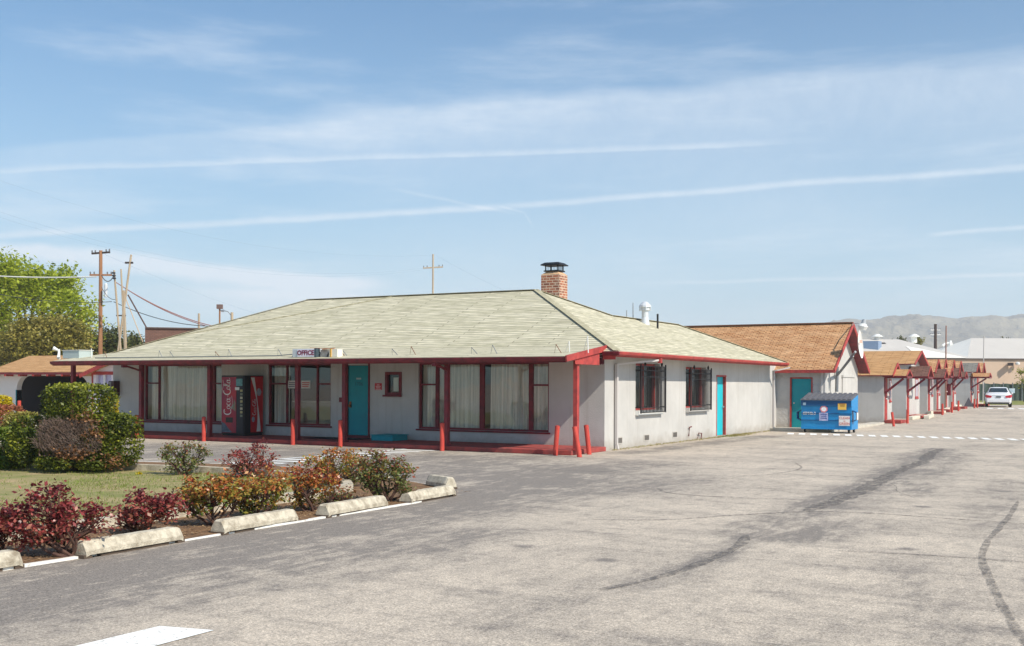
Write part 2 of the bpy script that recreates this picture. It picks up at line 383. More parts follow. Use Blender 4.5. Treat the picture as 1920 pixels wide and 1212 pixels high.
def text_mesh(body, size, origin, xdir, ydir, ext=.002, align='CENTER', bold=0.0, shear=0.):
    cu = bpy.data.curves.new('lettering', 'FONT'); cu.body = body; cu.size = size; cu.extrude = ext; cu.offset = bold; cu.shear = shear
    cu.align_x = align; cu.align_y = 'CENTER'; cu.resolution_u = 3
    to = bpy.data.objects.new('lettering', cu); COL.objects.link(to)
    bpy.context.view_layer.update()
    me = bpy.data.meshes.new_from_object(to.evaluated_get(bpy.context.evaluated_depsgraph_get()))
    x = Vector(xdir).normalized(); y = Vector(ydir).normalized(); z = x.cross(y); o = Vector(origin)
    vs = [tuple(o + x*v.co.x + y*v.co.y + z*v.co.z) for v in me.vertices]; fs = [list(p.vertices) for p in me.polygons]
    bpy.data.objects.remove(to); bpy.data.meshes.remove(me); bpy.data.curves.remove(cu)
    return vs, fs
def lettering(body, size, origin, xdir, ydir, m_, parent, name='lettering', **k):
    mb = MB(); mb.add(*text_mesh(body, size, origin, xdir, ydir, **k)); return mb.build(name, m_, parent)
def copy_tree(o, parent=None):
    c = o.copy(); COL.objects.link(c); c.parent = parent
    for ch in list(o.children): copy_tree(ch, c)
    return c
def arr_obj(name, V, Fc, m_, parent=None, rnd=None, world=True):
    V = np.asarray(V, float)
    if parent is not None and world: V = V - np.array(root_of(parent).location)
    me = bpy.data.meshes.new(name); n = len(V); nf = len(Fc); k = Fc.shape[1]
    me.vertices.add(n); me.vertices.foreach_set('co', V.ravel())
    me.loops.add(nf*k); me.loops.foreach_set('vertex_index', Fc.ravel().astype(np.int32))
    me.polygons.add(nf); me.polygons.foreach_set('loop_start', np.arange(0, nf*k, k, dtype=np.int32)); me.polygons.foreach_set('loop_total', np.full(nf, k, dtype=np.int32))
    if rnd is not None:
        a = me.attributes.new('rnd', 'FLOAT', 'FACE'); a.data.foreach_set('value', rnd.astype(np.float32))
    me.update(calc_edges=True); me.materials.append(m_)
    ob = bpy.data.objects.new(name, me); COL.objects.link(ob)
    if parent is not None: ob.parent = parent
    return ob
def leaf_quads(P, size, upbias=.3, jitter=.35, aspect=.6):
    n = len(P)
    nr = rng.normal(size=(n, 3)); nr[:, 2] = np.abs(nr[:, 2]) + upbias; nr /= np.linalg.norm(nr, axis=1)[:, None]
    t = rng.normal(size=(n, 3)); t -= (t*nr).sum(1)[:, None]*nr; t /= np.linalg.norm(t, axis=1)[:, None]
    b = np.cross(nr, t); s = (size*(1+jitter*rng.uniform(-1, 1, n)))[:, None]
    # pointed leaf: kite of four corners
    V = np.stack([P - t*s*.5, P + b*s*aspect*.5, P + t*s*.62 + nr*s*.08, P - b*s*aspect*.5], 1).reshape(-1, 3)
    return V, np.arange(n*4).reshape(n, 4)

# ------------------------------------------------------------------ ground
def gz(y): return 0 if y < 50 else (.3*(y-50)/22 if y < 72 else .3)
PL_OUT = [(-9.1, -6), (-9.1, 13.3), (-9.35, 14.7), (-10.2, 15.55), (-11.1, 16.05), (-12.8, 17.0), (-14.5, 17.55), (-16.2, 17.5), (-19, 16.85), (-24, 16.3), (-60, 16.0)]
PL_IN = [(-10.62, -6), (-10.68, 13.2), (-10.95, 14.1), (-11.7, 14.95), (-12.7, 15.35), (-15.2, 15.45), (-18, 15.05), (-24, 14.8), (-60, 14.7)]
xs = np.concatenate([np.linspace(-1800, -62, 14), np.arange(-60, 12.01, .2), np.linspace(14, 2400, 14)])
ys = np.concatenate([np.linspace(-650, -8, 8), np.arange(-6, 44, .2), np.arange(44, 100, 1.), np.linspace(104, 2800, 16)])
GX, GY = np.meshgrid(xs, ys); GZ = np.interp(GY, [50, 72], [0, .3])
V = np.stack([GX, GY, GZ], -1).reshape(-1, 3); nx, ny = len(xs), len(ys)
ii, jj = np.meshgrid(np.arange(nx-1), np.arange(ny-1)); a_ = (jj*nx+ii).ravel()
Fg = np.stack([a_, a_+1, a_+1+nx, a_+nx], 1)
def polydist(px_pts):
    P = [at(x, y, Z=0) for x, y in px_pts]; d = np.full(len(V), 1e9)
    for p, q in zip(P[:-1], P[1:]):
        ax, ay, bx, by = p.x, p.y, q.x, q.y; L2 = (bx-ax)**2+(by-ay)**2
        t = np.clip(((V[:, 0]-ax)*(bx-ax)+(V[:, 1]-ay)*(by-ay))/L2, 0, 1)
        d = np.minimum(d, np.hypot(V[:, 0]-ax-t*(bx-ax), V[:, 1]-ay-t*(by-ay)))
    return d
wear = np.zeros(len(V))
for pts, r, s in [([(0, 1120), (200, 1062), (420, 1025), (640, 985), (850, 940), (1000, 905), (1090, 880)], .8, 1.2),
                  ([(200, 1075), (420, 1035), (640, 985), (850, 940)], 1.5, .7), ([(0, 1160), (350, 1100), (700, 1040), (900, 1000)], .5, .6), ([(560, 985), (760, 955), (900, 925), (1000, 900)], .8, .7),
                  ([(250, 845), (500, 850), (760, 868), (900, 900)], 3.4, .85), ([(740, 850), (900, 870), (1000, 880)], 1.4, .6), ([(900, 905), (1080, 880), (1180, 870)], 1.2, .6),
                  ([(250, 1150), (620, 1085), (900, 1040)], .18, .35),
                  ([(1180, 850), (1330, 830), (1440, 818)], .5, .7),
                  ([(1740, 850), (1700, 880), (1560, 945)], .55, .55), ([(1780, 850), (1700, 925)], .5, .5),
                  ([(1400, 985), (1560, 1000), (1480, 1010)], .4, .6), ([(1530, 955), (1440, 985), (1396, 1004)], .35, .8), ([(1765, 842), (1640, 905), (1515, 960)], .4, .8), ([(1480, 1000), (1560, 985), (1640, 985)], .5, .45), ([(1420, 1000), (1330, 1050), (1180, 1095)], .22, .6),
                  ([(1150, 1105), (960, 1150), (900, 1180)], .12, .35),
                  ([(1700, 1060), (1760, 1150), (1800, 1212)], .3, .35), ([(1880, 900), (1860, 1000)], .35, .3)]:
    d = polydist(pts); wear = np.maximum(wear, s*np.clip(1.5-d/r, 0, 1))
near = (V[:, 0] > -60) & (V[:, 0] < 12) & (V[:, 1] < 60)
wear *= near
me = bpy.data.meshes.new('ground'); nf = len(Fg)
me.vertices.add(len(V)); me.vertices.foreach_set('co', V.ravel()); me.loops.add(nf*4); me.loops.foreach_set('vertex_index', Fg.ravel().astype(np.int32))
me.polygons.add(nf); me.polygons.foreach_set('loop_start', np.arange(0, nf*4, 4, dtype=np.int32)); me.polygons.foreach_set('loop_total', np.full(nf, 4, dtype=np.int32))
at_ = me.attributes.new('wear', 'FLOAT', 'POINT'); at_.data.foreach_set('value', wear.astype(np.float32)); me.update(calc_edges=True)
ASPH = bpy.data.materials.new('asphalt'); ASPH.use_nodes = True
t = ASPH.node_tree; p = t.nodes['Principled BSDF']; p.inputs['Roughness'].default_value = .88; p.inputs['Specular IOR Level'].default_value = .25
geo = t.nodes.new('ShaderNodeNewGeometry').outputs['Position']
def tn(sc, det=6, ro=.6, scale=None, rot=0):
    n = t.nodes.new('ShaderNodeTexNoise'); n.inputs['Scale'].default_value = sc; n.inputs['Detail'].default_value = det; n.inputs['Roughness'].default_value = ro
    if scale:
        q = t.nodes.new('ShaderNodeMapping'); q.inputs['Scale'].default_value = scale; q.inputs['Rotation'].default_value = (0, 0, rot); t.links.new(geo, q.inputs[0]); t.links.new(q.outputs[0], n.inputs['Vector'])
    else: t.links.new(geo, n.inputs['Vector'])
    return n.outputs['Fac']
def tm(op, a, b, clamp=False):
    n = t.nodes.new('ShaderNodeMath'); n.operation = op; n.use_clamp = clamp
    for i, v in enumerate((a, b)):
        if isinstance(v, (int, float)): n.inputs[i].default_value = v
        else: t.links.new(v, n.inputs[i])
    return n.outputs[0]
def trange(v, a, b, c=0, d=1):
    n = t.nodes.new('ShaderNodeMapRange'); n.inputs[1].default_value = a; n.inputs[2].default_value = b; n.inputs[3].default_value = c; n.inputs[4].default_value = d; t.links.new(v, n.inputs[0]); return n.outputs[0]
aw = t.nodes.new('ShaderNodeAttribute'); aw.attribute_name = 'wear'
wv = tm('MULTIPLY', aw.outputs['Fac'], trange(tn(1.4, 8, .75, (1, .35, 1), R(20)), .38, .58, .35, 1.25))
wv = tm('MULTIPLY', wv, trange(tn(2.6, 9, .82, (2.6, .5, 1), R(4)), .40, .56, .30, 1.15))
big = trange(tn(.35, 8, .75), .38, .66, .04, .42)
str1 = trange(tn(1.1, 8, .72, (1.0, .28, 1), R(10)), .52, .70, 0, .30)
str2 = trange(tn(2.0, 7, .75, (.4, 1.0, 1), R(-12)), .56, .72, 0, .24)
str3 = trange(tn(4.5, 8, .8, (1, .6, 1), R(25)), .47, .66, 0, .42)
str4 = trange(tn(.9, 9, .8, (.35, 1.6, 1), R(4)), .50, .64, 0, .36)
dk = tm('ADD', tm('ADD', tm('ADD', wv, big), tm('ADD', str1, str2)), tm('ADD', str3, str4), True)
# oil drips
voro = t.nodes.new('ShaderNodeTexVoronoi'); voro.inputs['Scale'].default_value = .75; t.links.new(geo, voro.inputs['Vector'])
spot = trange(tm('ADD', voro.outputs['Distance'], tm('MULTIPLY', tn(9, 5, .7), .14)), .10, .19, .75, 0)
dk = tm('ADD', dk, spot, True)
spk = trange(tn(48, 4, .9), .36, .64, .45, 1.55)
spk2 = trange(tn(13, 5, .85), .3, .7, .74, 1.26)
m1 = t.nodes.new('ShaderNodeMixRGB'); m1.inputs[1].default_value = (*lin((204, 190, 172)), 1); m1.inputs[2].default_value = (*lin((134, 126, 118)), 1); t.links.new(dk, m1.inputs[0])
m2 = t.nodes.new('ShaderNodeMixRGB'); m2.blend_type = 'MULTIPLY'; m2.inputs[0].default_value = 1; t.links.new(m1.outputs[0], m2.inputs[1]); t.links.new(tm('MULTIPLY', spk, spk2), m2.inputs[2])
t.links.new(m2.outputs[0], p.inputs['Base Color'])
bn = t.nodes.new('ShaderNodeBump'); bn.inputs['Strength'].default_value = .9; bn.inputs['Distance'].default_value = .006; t.links.new(tn(55, 4), bn.inputs['Height']); t.links.new(bn.outputs[0], p.inputs['Normal'])
me.materials.append(ASPH)
go = bpy.data.objects.new('ground', me); COL.objects.link(go); struct(go)

def resample(pts, step):
    out = []
    for p, q in zip(pts[:-1], pts[1:]):
        p, q = Vector(p), Vector(q); n = max(1, int((q-p).length/step))
        out += [p.lerp(q, i/n) for i in range(n)]
    return out + [Vector(pts[-1])]
def smooth_poly(pts, it=2):
    pts = [Vector(p) for p in pts]
    for _ in range(it):
        q = [pts[0]]
        for a, b in zip(pts[:-1], pts[1:]): q += [a.lerp(b, .25), a.lerp(b, .75)]
        pts = q + [pts[-1]]
    return pts
def strip(pts, w, z, name, m_, jit=0., step=.12):
    pts = resample(smooth_poly(pts), step); mb = MB(); vs = []; n = len(pts)
    ph = random.random()*9
    for i, p in enumerate(pts):
        d = (pts[min(i+1, n-1)]-pts[max(i-1, 0)]); d.z = 0; d.normalize(); s_ = Vector((-d.y, d.x, 0))
        ta = min(1, i/4, (n-1-i)/4)*.7+.3 if jit else 1
        wob_ = jit*w*.35*math.sin(i*.11+ph)
        e1 = .7*e1+.3*random.uniform(-1, 1) if i else 0; e2 = .7*e2+.3*random.uniform(-1, 1) if i else 0
        a = w/2*ta*(1+1.6*jit*e1)+wob_; b = w/2*ta*(1+1.6*jit*e2)-wob_
        vs += [tuple(p+s_*a+Vector((0, 0, z))), tuple(p-s_*b+Vector((0, 0, z)))]
    mb.add(vs, [(2*i, 2*i+1, 2*i+3, 2*i+2) for i in range(n-1)]); return mb.build(name, m_)
def tarmat():
    M = bpy.data.materials.new('tar_seal'); M.use_nodes = True; t = M.node_tree; p = t.nodes['Principled BSDF']
    p.inputs['Base Color'].default_value = (*lin((98, 94, 92)), 1); p.inputs['Roughness'].default_value = .8
    g = t.nodes.new('ShaderNodeNewGeometry'); n = t.nodes.new('ShaderNodeTexNoise'); n.inputs['Scale'].default_value = 9; n.inputs['Detail'].default_value = 8; n.inputs['Roughness'].default_value = .85
    t.links.new(g.outputs['Position'], n.inputs['Vector']); mr = t.nodes.new('ShaderNodeMapRange'); mr.inputs[1].default_value = .42; mr.inputs[2].default_value = .62; mr.inputs[3].default_value = .0; mr.inputs[4].default_value = .72
    t.links.new(n.outputs['Fac'], mr.inputs[0]); t.links.new(mr.outputs[0], p.inputs['Alpha']); return M
TAR = tarmat()
G0 = lambda pts: [at(x, y, Z=0) for x, y in pts]
for i, (pts, w) in enumerate([([(1765, 842), (1700, 880), (1640, 905), (1580, 935), (1515, 960)], .30), ([(1232, 915), (1245, 925), (1320, 931), (1420, 935), (1540, 939)], .07),
               ([(1110, 975), (1250, 976), (1330, 970), (1420, 964), (1520, 959), (1640, 963), (1800, 975), (2000, 988)], .085), ([(1396, 1004), (1390, 1022), (1330, 1052), (1260, 1078), (1200, 1093), (1125, 1108)], .13),
               ([(1560, 1033), (1700, 1040), (1830, 1048), (2000, 1062)], .06), ([(1908, 940), (1880, 985), (1850, 1020), (1842, 1045), (1850, 1080), (1868, 1120), (1892, 1165), (1930, 1225)], .075),
               ([(1250, 1160), (1420, 1172)], .02), ([(1412, 1206), (1500, 1216)], .035), ([(1000, 880), (1120, 886), (1240, 886)], .05), ([(1180, 848), (1500, 862), (1800, 868)], .04), ([(1490, 868), (1510, 880), (1440, 892), (1380, 895)], .05)]):
    struct(strip(G0(pts), w, .004+.0006*i, 'crack_seal', TAR, jit=.45))
# hairline cracks wandering over the lot
crk = random.Random(11)
for k in range(22):
    x, y = crk.uniform(-14, 2), crk.uniform(17, 38); a = crk.choice([0.05, 1.5, .8])+crk.uniform(-.4, .4); pts = [Vector((x, y, 0))]
    for j in range(crk.randint(4, 11)):
        a += crk.uniform(-.22, .22); x += .45*math.cos(a); y += .45*math.sin(a); pts.append(Vector((x, y, 0)))
    if any(p_.x < -8.8 and p_.y < 17.8 or p_.x < -11.4 and p_.y > 23 for p_ in pts): continue
    struct(strip(pts, crk.uniform(.012, .026), .0035, 'hairline_crack', TAR, jit=.5, step=.15))
# painted marks
def mark(pts, z=.006, name='painted_mark', m_=LWHT):
    mb = MB(); mb.poly(*[(x, y, gz(y)+z) for x, y in pts]); return struct(mb.build(name, m_))
mark([(-6.12, 3.2), (-5.62, 3.2), (-5.62, 5.72), (-6.05, 5.62)])
mb = MB()
for k in range(38):
    x = -10.9+k*.405
    if x > 4: break
    mb.poly((x, 39.9, .006), (x+.23, 39.9, .006), (x+.52, 38.75, .006), (x+.29, 38.75, .006))
struct(mb.build('speed_hump_marking', LWHT))
mb = MB(); c0 = at(1845, 766, Z=.3)
for k in range(26):
    x = c0.x+k*.62
    mb.poly((x, c0.y+1.2, .306), (x+.36, c0.y+1.2, .306), (x+.7, c0.y-1.2, .306), (x+.34, c0.y-1.2, .306))
struct(mb.build('speed_hump_marking', LWHT))
mb = MB(); hp0 = at(392, 876, Z=0); hp1 = at(580, 857, Z=0); hp2 = at(790, 842, Z=0); hp3 = at(500, 869, Z=0)
for k in range(11):
    y = 18.0+k*.62; xa_ = -16.9+.02*k
    mb.poly((xa_, y, .006), (xa_+.95, y+.22, .006), (xa_+.95, y+.46, .006), (xa_, y+.24, .006))
struct(mb.build('hatched_marking', LWHT))
mb = MB(); mb.poly((-17.08, 17.6, .0075), (-16.96, 17.6, .0075), (-16.75, 25-.9, .0075), (-16.87, 25-.9, .0075)); mb.poly((-17.1, 17.6, .009), (-15.8, 17.75, .009), (-15.8, 17.88, .009), (-17.1, 17.73, .009)); struct(mb.build('painted_line', LWHT))

# planter: soil, lawn, kerbs
def sheet(pts, z, name, m_):
    mb = MB(); mb.poly(*[(x, y, z) for x, y in pts]); return struct(mb.build(name, m_))
SOIL = mat('soil', (150, 116, 82), .95, col2=(98, 74, 54), vscale=5, bump=1, bscale=25, dist=.04)
LAWN = mat('lawn_soil', (180, 156, 118), .95, col2=(112, 124, 58), vscale=1.5, bump=1, bscale=30, dist=.03)
sheet(PL_OUT + [(-60, -6)], .02, 'planting_bed', SOIL)
sheet([(x-.05, y) for x, y in PL_IN] + [(-60, -6)], .028, 'lawn', LAWN)
def kerb(pts, w, h, name, m_, z0=0):
    pts = resample([Vector((x, y, 0)) for x, y in pts], .5); mb = MB(); vs = []; n = len(pts)
    for i, p in enumerate(pts):
        d = (pts[min(i+1, n-1)]-pts[max(i-1, 0)]).normalized(); s_ = Vector((-d.y, d.x, 0))
        hh = h+random.uniform(-.008, .008)
        for sx, z in ((1, z0), (1, hh), (-1, hh), (-1, z0)): vs.append(tuple(p+s_*w/2*sx+Vector((0, 0, z))))
    fs = [(4*i+k, 4*i+(k+1) % 4, 4*i+4+(k+1) % 4, 4*i+4+k) for i in range(n-1) for k in range(4)] + [(0, 1, 2, 3), (4*n-1, 4*n-2, 4*n-3, 4*n-4)]
    mb.add(vs, fs); o = mb.build(name, m_); struct(o); return o
kerb(PL_IN, .16, .14, 'garden_kerb', CONC)
kerb(PL_OUT, .055, .022, 'painted_kerb', mat('worn_kerb_paint', (232, 229, 222), .85, col2=(176, 168, 158), vscale=14, rng_=(.55, .7)))

# ------------------------------------------------------------------ distant hills and haze
def hills():
    from mathutils import noise as mn
    n1, n2 = 420, 60; vs = []
    prof = [(1180, 712), (1240, 700), (1300, 680), (1380, 652), (1440, 632), (1500, 615), (1560, 604), (1625, 600), (1660, 597), (1700, 593), (1745, 591), (1790, 597), (1830, 594), (1855, 591), (1890, 597), (1920, 593), (2000, 590), (2150, 600), (2300, 612), (2600, 640)]
    px = np.linspace(1180, 2600, n1); py = np.interp(px, [a for a, b in prof], [b for a, b in prof])
    for j in range(n2):
        v = j/(n2-1)
        for i in range(n1):
            d = ray(px[i], 700)/F; dist = 1400+900*v
            q = Vector((d.x, d.y, 0))*dist
            top = at(px[i], py[i]+2.2*mn.noise(Vector((px[i]*.03, 0, 0)))+1.2*mn.noise(Vector((px[i]*.11, 3, 0))), D=2300).z
            w = q*.0036; r = 1-abs(mn.fractal(w, .9, 2.1, 6))*1.1
            h = top*(.12+.88*v**1.15)*(1 if v > .995 else (.80+.60*(r-.5)*max(0, math.sin(min(1, v)*math.pi))**.5+.2*v**6))
            vs.append((q.x, q.y, max(h, -1)-1*(v == 0)))
    fs = [(j*n1+i, j*n1+i+1, (j+1)*n1+i+1, (j+1)*n1+i) for j in range(n2-1) for i in range(n1-1)]
    o = len(vs); vs += [(vs[(n2-1)*n1+i][0]*1.08, vs[(n2-1)*n1+i][1]*1.08, -1) for i in range(n1)]
    fs += [((n2-1)*n1+i, (n2-1)*n1+i+1, o+i+1, o+i) for i in range(n1-1)]
    mb = MB(); mb.add(vs, fs)
    hm = mat('hill_grass', (146, 136, 110), .95, col2=(58, 58, 58), vscale=.0085, bump=1, bscale=.03, dist=26)
    ob = mb.build('hills', hm, smooth=True); struct(ob)
hills()
hzb = MB().box(-1850, 2450, -700, 2850, -3, 185).build('haze', bpy.data.materials.new('haze_air'))
hm_ = hzb.data.materials[0]; hm_.use_nodes = True; hm_.node_tree.nodes.clear()
pv = hm_.node_tree.nodes.new('ShaderNodeVolumePrincipled'); pv.inputs['Color'].default_value = (.97, .985, 1, 1); pv.inputs['Density'].default_value = .00034; pv.inputs['Anisotropy'].default_value = .2
ho = hm_.node_tree.nodes.new('ShaderNodeOutputMaterial'); hm_.node_tree.links.new(pv.outputs[0], ho.inputs['Volume'])
struct(hzb, 'stuff')

# ------------------------------------------------------------------ motel office
YW, XW, XL, YE = 26.19, -11.97, -30.49, 41.26
off = thing('motel_office', 'long low grey stucco motel office with pale sage hipped roof and red trimmed porch', 'building', (-20, 33, 0))
fx = lambda p: at(p, 750, Y=YW).x
wins = [(fx(270), fx(415), .45, 2.34), (fx(502), fx(620), .45, 2.34), (fx(784), fx(1029), .45, 2.34)]
dr = (fx(652), fx(691), .2, 2.28)
sw = (fx(726), fx(750), 1.46, 2.02)
mb = MB(); wall(mb, 'Y', YW, XL, XW, 0, 2.62, wins+[dr, sw], .2, 1)
mb.build('front_wall', STUC, off)
s1 = (28.25, 30.05, 1.02, 2.34); s2 = (32.2, 34.05, 1.02, 2.30); sd = (35.08, 36.05, .05, 2.02)
mb = MB(); wall(mb, 'X', XW, YW+.2, YE, 0, 2.62, [s1, s2, sd], .28, -1); mb.build('side_wall', STUC, off)
mb = MB(); mb.box(XW-.005, XW+.02, 37.45, 41.0, 1.72, 2.2); 
mb = MB(); wall(mb, 'X', XL, YW+.2, 35.4, 0, 2.62, [], .2, 1); mb.build('rear_wall', STUC, off)
mb = MB(); wall(mb, 'Y', 35.4, XL, -17.6, 0, 2.62, [], .2, -1); wall(mb, 'Y', YE, -17.6, XW-.28, 0, 2.62, [], .2, -1); wall(mb, 'X', -17.6, 35.4, YE, 0, 2.62, [], .2, 1); mb.build('rear_wall', STUC, off)
MB().box(XL+.2, XW-.3, YW+.2, 35.2, .1, .14).build('floor', mat('inner_floor', (96, 84, 74), .8), off)
MB().box(XL+.2, XW-.3, 28.6, 28.7, .14, 2.55).build('inner_wall', mat('inner_wall', (120, 112, 104), .9), off)
MB().box(XL+.2, XW-.3, YW+.2, 35.2, 2.46, 2.5).build('ceiling', mat('inner_wall', (120, 112, 104), .9), off)
# roof
P = .423; ZE = 2.60; x1, x0, y0, y1 = -11.37, -30.6, 25.6, 41.42
A_ = (x0, y0, ZE); B_ = (x1, y0, ZE); R1 = (x1-5, y0+5, ZE+5*P); R4 = (x0+5, y0+5, ZE+5*P); C_ = (x0, y0+10, ZE)
R2 = (x1-3.2, y0+6.8, ZE+3.2*P); R3 = (x1-3.2, y1-3.2, ZE+3.2*P); D_ = (x1, y1, ZE); E_ = (x1-6.4, y1, ZE); V_ = (x1-6.4, y0+10, ZE)
mb = MB(); mb.slab([[A_, B_, R1, R4], [B_, D_, R3, R2, R1], [D_, E_, R3], [E_, V_, R2, R3], [V_, C_, R4, R1, R2], [C_, A_, R4]], .06)
roof = mb.build('roof', ROOFM, off)
HIPM = mat('hip_cap', (186, 178, 150), .9, col2=(150, 144, 118), vscale=6)
mb = MB()
for a, b in ((B_, R1), (A_, R4), (R1, R2), (R2, R3), (R3, D_), (R1, R4)):
    a = Vector(a)+Vector((0, 0, .015)); b = Vector(b)+Vector((0, 0, .015)); mb.bar(a, b, .2, .012)
pr = lambda px, py: (lambda d: (Vector((0, 0, H))+d*((2.6-P*25.6-H)/(d.z-P*d.y))))(ray(px, py))
mb.bar(pr(740, 556)+Vector((0, 0, .01)), pr(600, 583)+Vector((0, 0, .01)), .05, .03); mb.bar(pr(600, 583)+Vector((0, 0, .01)), pr(335, 630)+Vector((0, 0, .01)), .05, .03)
mb.build('ridge_cap', HIPM, roof)
# porch roof: lower-pitched sheet in front
px0, px1_, pyf, pyb = at(98, 680, Y=23.6).x, -11.78, 23.6, 25.95
zf, zb = 2.42, 2.42+.135*2.35+.01
mb = MB(); mb.slab([[(px0, pyf, zf), (px1_, pyf, zf), (px1_, pyb, zb), (px0, pyb, zb)]], .05); proof = mb.build('porch_roof', ROOFM, off)
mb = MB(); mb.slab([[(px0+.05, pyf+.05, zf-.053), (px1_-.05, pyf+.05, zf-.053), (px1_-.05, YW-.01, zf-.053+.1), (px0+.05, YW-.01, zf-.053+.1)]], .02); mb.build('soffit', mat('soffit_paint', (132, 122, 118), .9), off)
# gutters
mb = MB(); sec = [(0, -.05), (.0, .055), (-.10, .055), (-.10, .03), (-.085, -.02), (-.05, -.05)]
def gutter(mb, p0, p1, nrm, sec):
    n = Vector(nrm); vs = [tuple(Vector(p)+n*(-a)+Vector((0, 0, b))) for p in (p0, p1) for a, b in sec]; k = len(sec)
    mb.add(vs, [(i, (i+1) % k, (i+1) % k+k, i+k) for i in range(k)]+[tuple(range(k))[::-1], tuple(range(k, 2*k))])
gutter(mb, (px0, pyf+.0, zf-.07), (px1_-.02, pyf+.0, zf-.07), (0, -1, 0), sec); mb.build('gutter', DRED, proof)
MB().box(px0, px1_-.02, pyf+.002, pyf+.03, zf-.15, zf-.055).build('fascia', DRED, proof)
mb = MB(); gutter(mb, (x1, y0+.0, ZE-.07), (x1, y1, ZE-.07), (1, 0, 0), sec); mb.build('gutter', RED, roof)
mb = MB(); mb.box(x1-.04, x1-.002, y0+.002, y1, ZE-.15, ZE-.062); mb.box(px1_+.03, x1-.042, y0, y0+.04, ZE-.22, ZE-.062); mb.build('fascia', RED, roof)
mb = MB(); gutter(mb, (px1_+.03, y0, ZE-.07), (x1+.09, y0, ZE-.07), (0, -1, 0), [(a*.7, b) for a, b in sec]); mb.build('gutter', DRED, roof)
MB().box(XW+.01, x1-.05, y0+.05, y1, ZE-.10, ZE-.08).build('soffit', STUC, roof)
# rake and corrugated apron at the porch's open end
mb = MB(); mb.bar((px1_+.02, pyf-.09, zf-.06), (px1_+.02, pyb+.02, zb-.05), .04, .15); mb.build('rake_board', RED, proof)
def corr(mb, xa_, ya, yb, ztop_a, ztop_b, zbot, n, amp=.015, ax='Y'):
    vs = []
    for i in range(n+1):
        u = i/n; y = ya+(yb-ya)*u; d = amp*math.sin(i*math.pi/2); zt = ztop_a+(ztop_b-ztop_a)*u; zz = zbot+.02*(i % 4 in (0, 1))
        vs += ([(xa_+d, y, zz), (xa_+d, y, zt)] if ax == 'Y' else [(y, xa_+d, zz), (y, xa_+d, zt)])
    mb.add(vs, [(2*i, 2*i+2, 2*i+3, 2*i+1) for i in range(n)])
mb = MB(); corr(mb, px1_, pyf+.45, 25.45, zf-.03, zf+.18, 2.22, 60); mb.poly((px1_+.005, pyf+.02, zf-.1), (px1_+.005, pyf+.5, zf-.1), (px1_+.005, pyf+.5, zf-.02)); mb.build('corrugated_apron', RED, proof)
mb = MB(); corr(mb, 25.66, px1_+.03, XW+.0, ZE-.2, ZE-.2, 2.25, 16, ax='X'); corr(mb, 25.7, px1_-.6, px1_-.02, 2.55, 2.55, 2.25, 30, ax='X'); mb.build('corrugated_apron', DRED, proof)
mb = MB(); corr(mb, 25.0, px0+.1, XL+.9, 2.38, 2.38, 2.28, 60, ax='X'); mb.build('corrugated_apron', DRED, proof)
# porch slab, posts
MB().box(px0+.4, XW+.05, 24.15, YW-.002, 0, .12).build('porch_slab', CRED, off, bevel=.015)
for k, p_ in enumerate([137, 265, 393, 558, 646, 838, 1080]):
    xx = at(p_, 820, Y=24.3).x
    mb = MB(); mb.box(xx-.055, xx+.055, 24.24, 24.36, .12, 2.34)
    mb.box(xx-.075, xx+.075, 24.22, 24.38, .12, .16)
    po = mb.build('porch_post', RED if k == 6 else DRED, off)
for p_ in (232, 815):
    xx = at(p_, 684, Y=23.66).x; q = Vector((xx, 23.66, 2.27)); mb = MB(); mb.box(xx-.05, xx+.05, 23.6, 23.74, 2.2, 2.33)
    q2 = Vector((at({232: 265, 815: 838}[p_], 700, Y=24.3).x, 24.3, 2.1)); mb.bar(q, q2, .06, .05); mb.build('gutter_outlet', DRED, proof)

def window(parent, x0, x1, z0, z1, mull, rails, m_, curtain=CURT, gaps=(), depth=.09, glass=GLASS):
    """front-facing window: frame, mullions (x), rails (xa, xb, z), pane and curtain"""
    mb = MB(); y = YW+depth; t_ = .055
    for a, b, c, d in ((x0, x1, z0, z0+t_), (x0, x1, z1-t_, z1), (x0, x0+t_, z0+t_, z1-t_), (x1-t_, x1, z0+t_, z1-t_)): mb.box(a, b, y-.03, y+.04, c, d)
    for mm, w in mull: mb.box(mm-w/2, mm+w/2, y-.032, y+.042, z0+t_, z1-t_)
    for a, b, z in rails: mb.box(a, b, y-.028, y+.038, z-.025, z+.025)
    mb.box(x0-.05, x1+.05, YW-.045, y-.035, z0-.05, z0-.003)
    f = mb.build('window', m_, parent)
    MB().box(x0+.02, x1-.02, y+.004, y+.012, z0+.02, z1-.02).build('pane', glass, f)
    mb = MB(); yc = y+.19
    segs = []; cur = x0+.02
    for a, b in sorted(gaps): segs.append((cur, a)); cur = b
    segs.append((cur, x1-.02))
    for a, b in segs:
        mb = MB(); n = max(8, int((b-a)/.022)); vs = []; ph = random.random()*6
        for i in range(n+1):
            x = a+(b-a)*i/n; ww = .045*math.sin(x*34+ph+1.8*math.sin(x*5.3))+.030*math.sin(x*15+ph)+.008*math.sin(x*91)
            vs += [(x, yc+ww, z0+.04), (x, yc+ww*.55, z1-.02)]
        mb.add(vs, [(2*i, 2*i+2, 2*i+3, 2*i+1) for i in range(n)])
        mb.build('curtain', curtain, f, smooth=True)
    return f
zr = 1.72
w0, w1, w2 = wins
window(off, *w0, [(fx(295), .05), (fx(398), .09)], [(w0[0]+.05, fx(294), zr), (fx(399), w0[1]-.05, zr)], DRED)
window(off, *w1, [(fx(535), .05), (fx(592), .05)], [(w1[0]+.05, fx(534), zr), (fx(593), w1[1]-.05, zr)], DRED, gaps=[(fx(533), fx(616))])
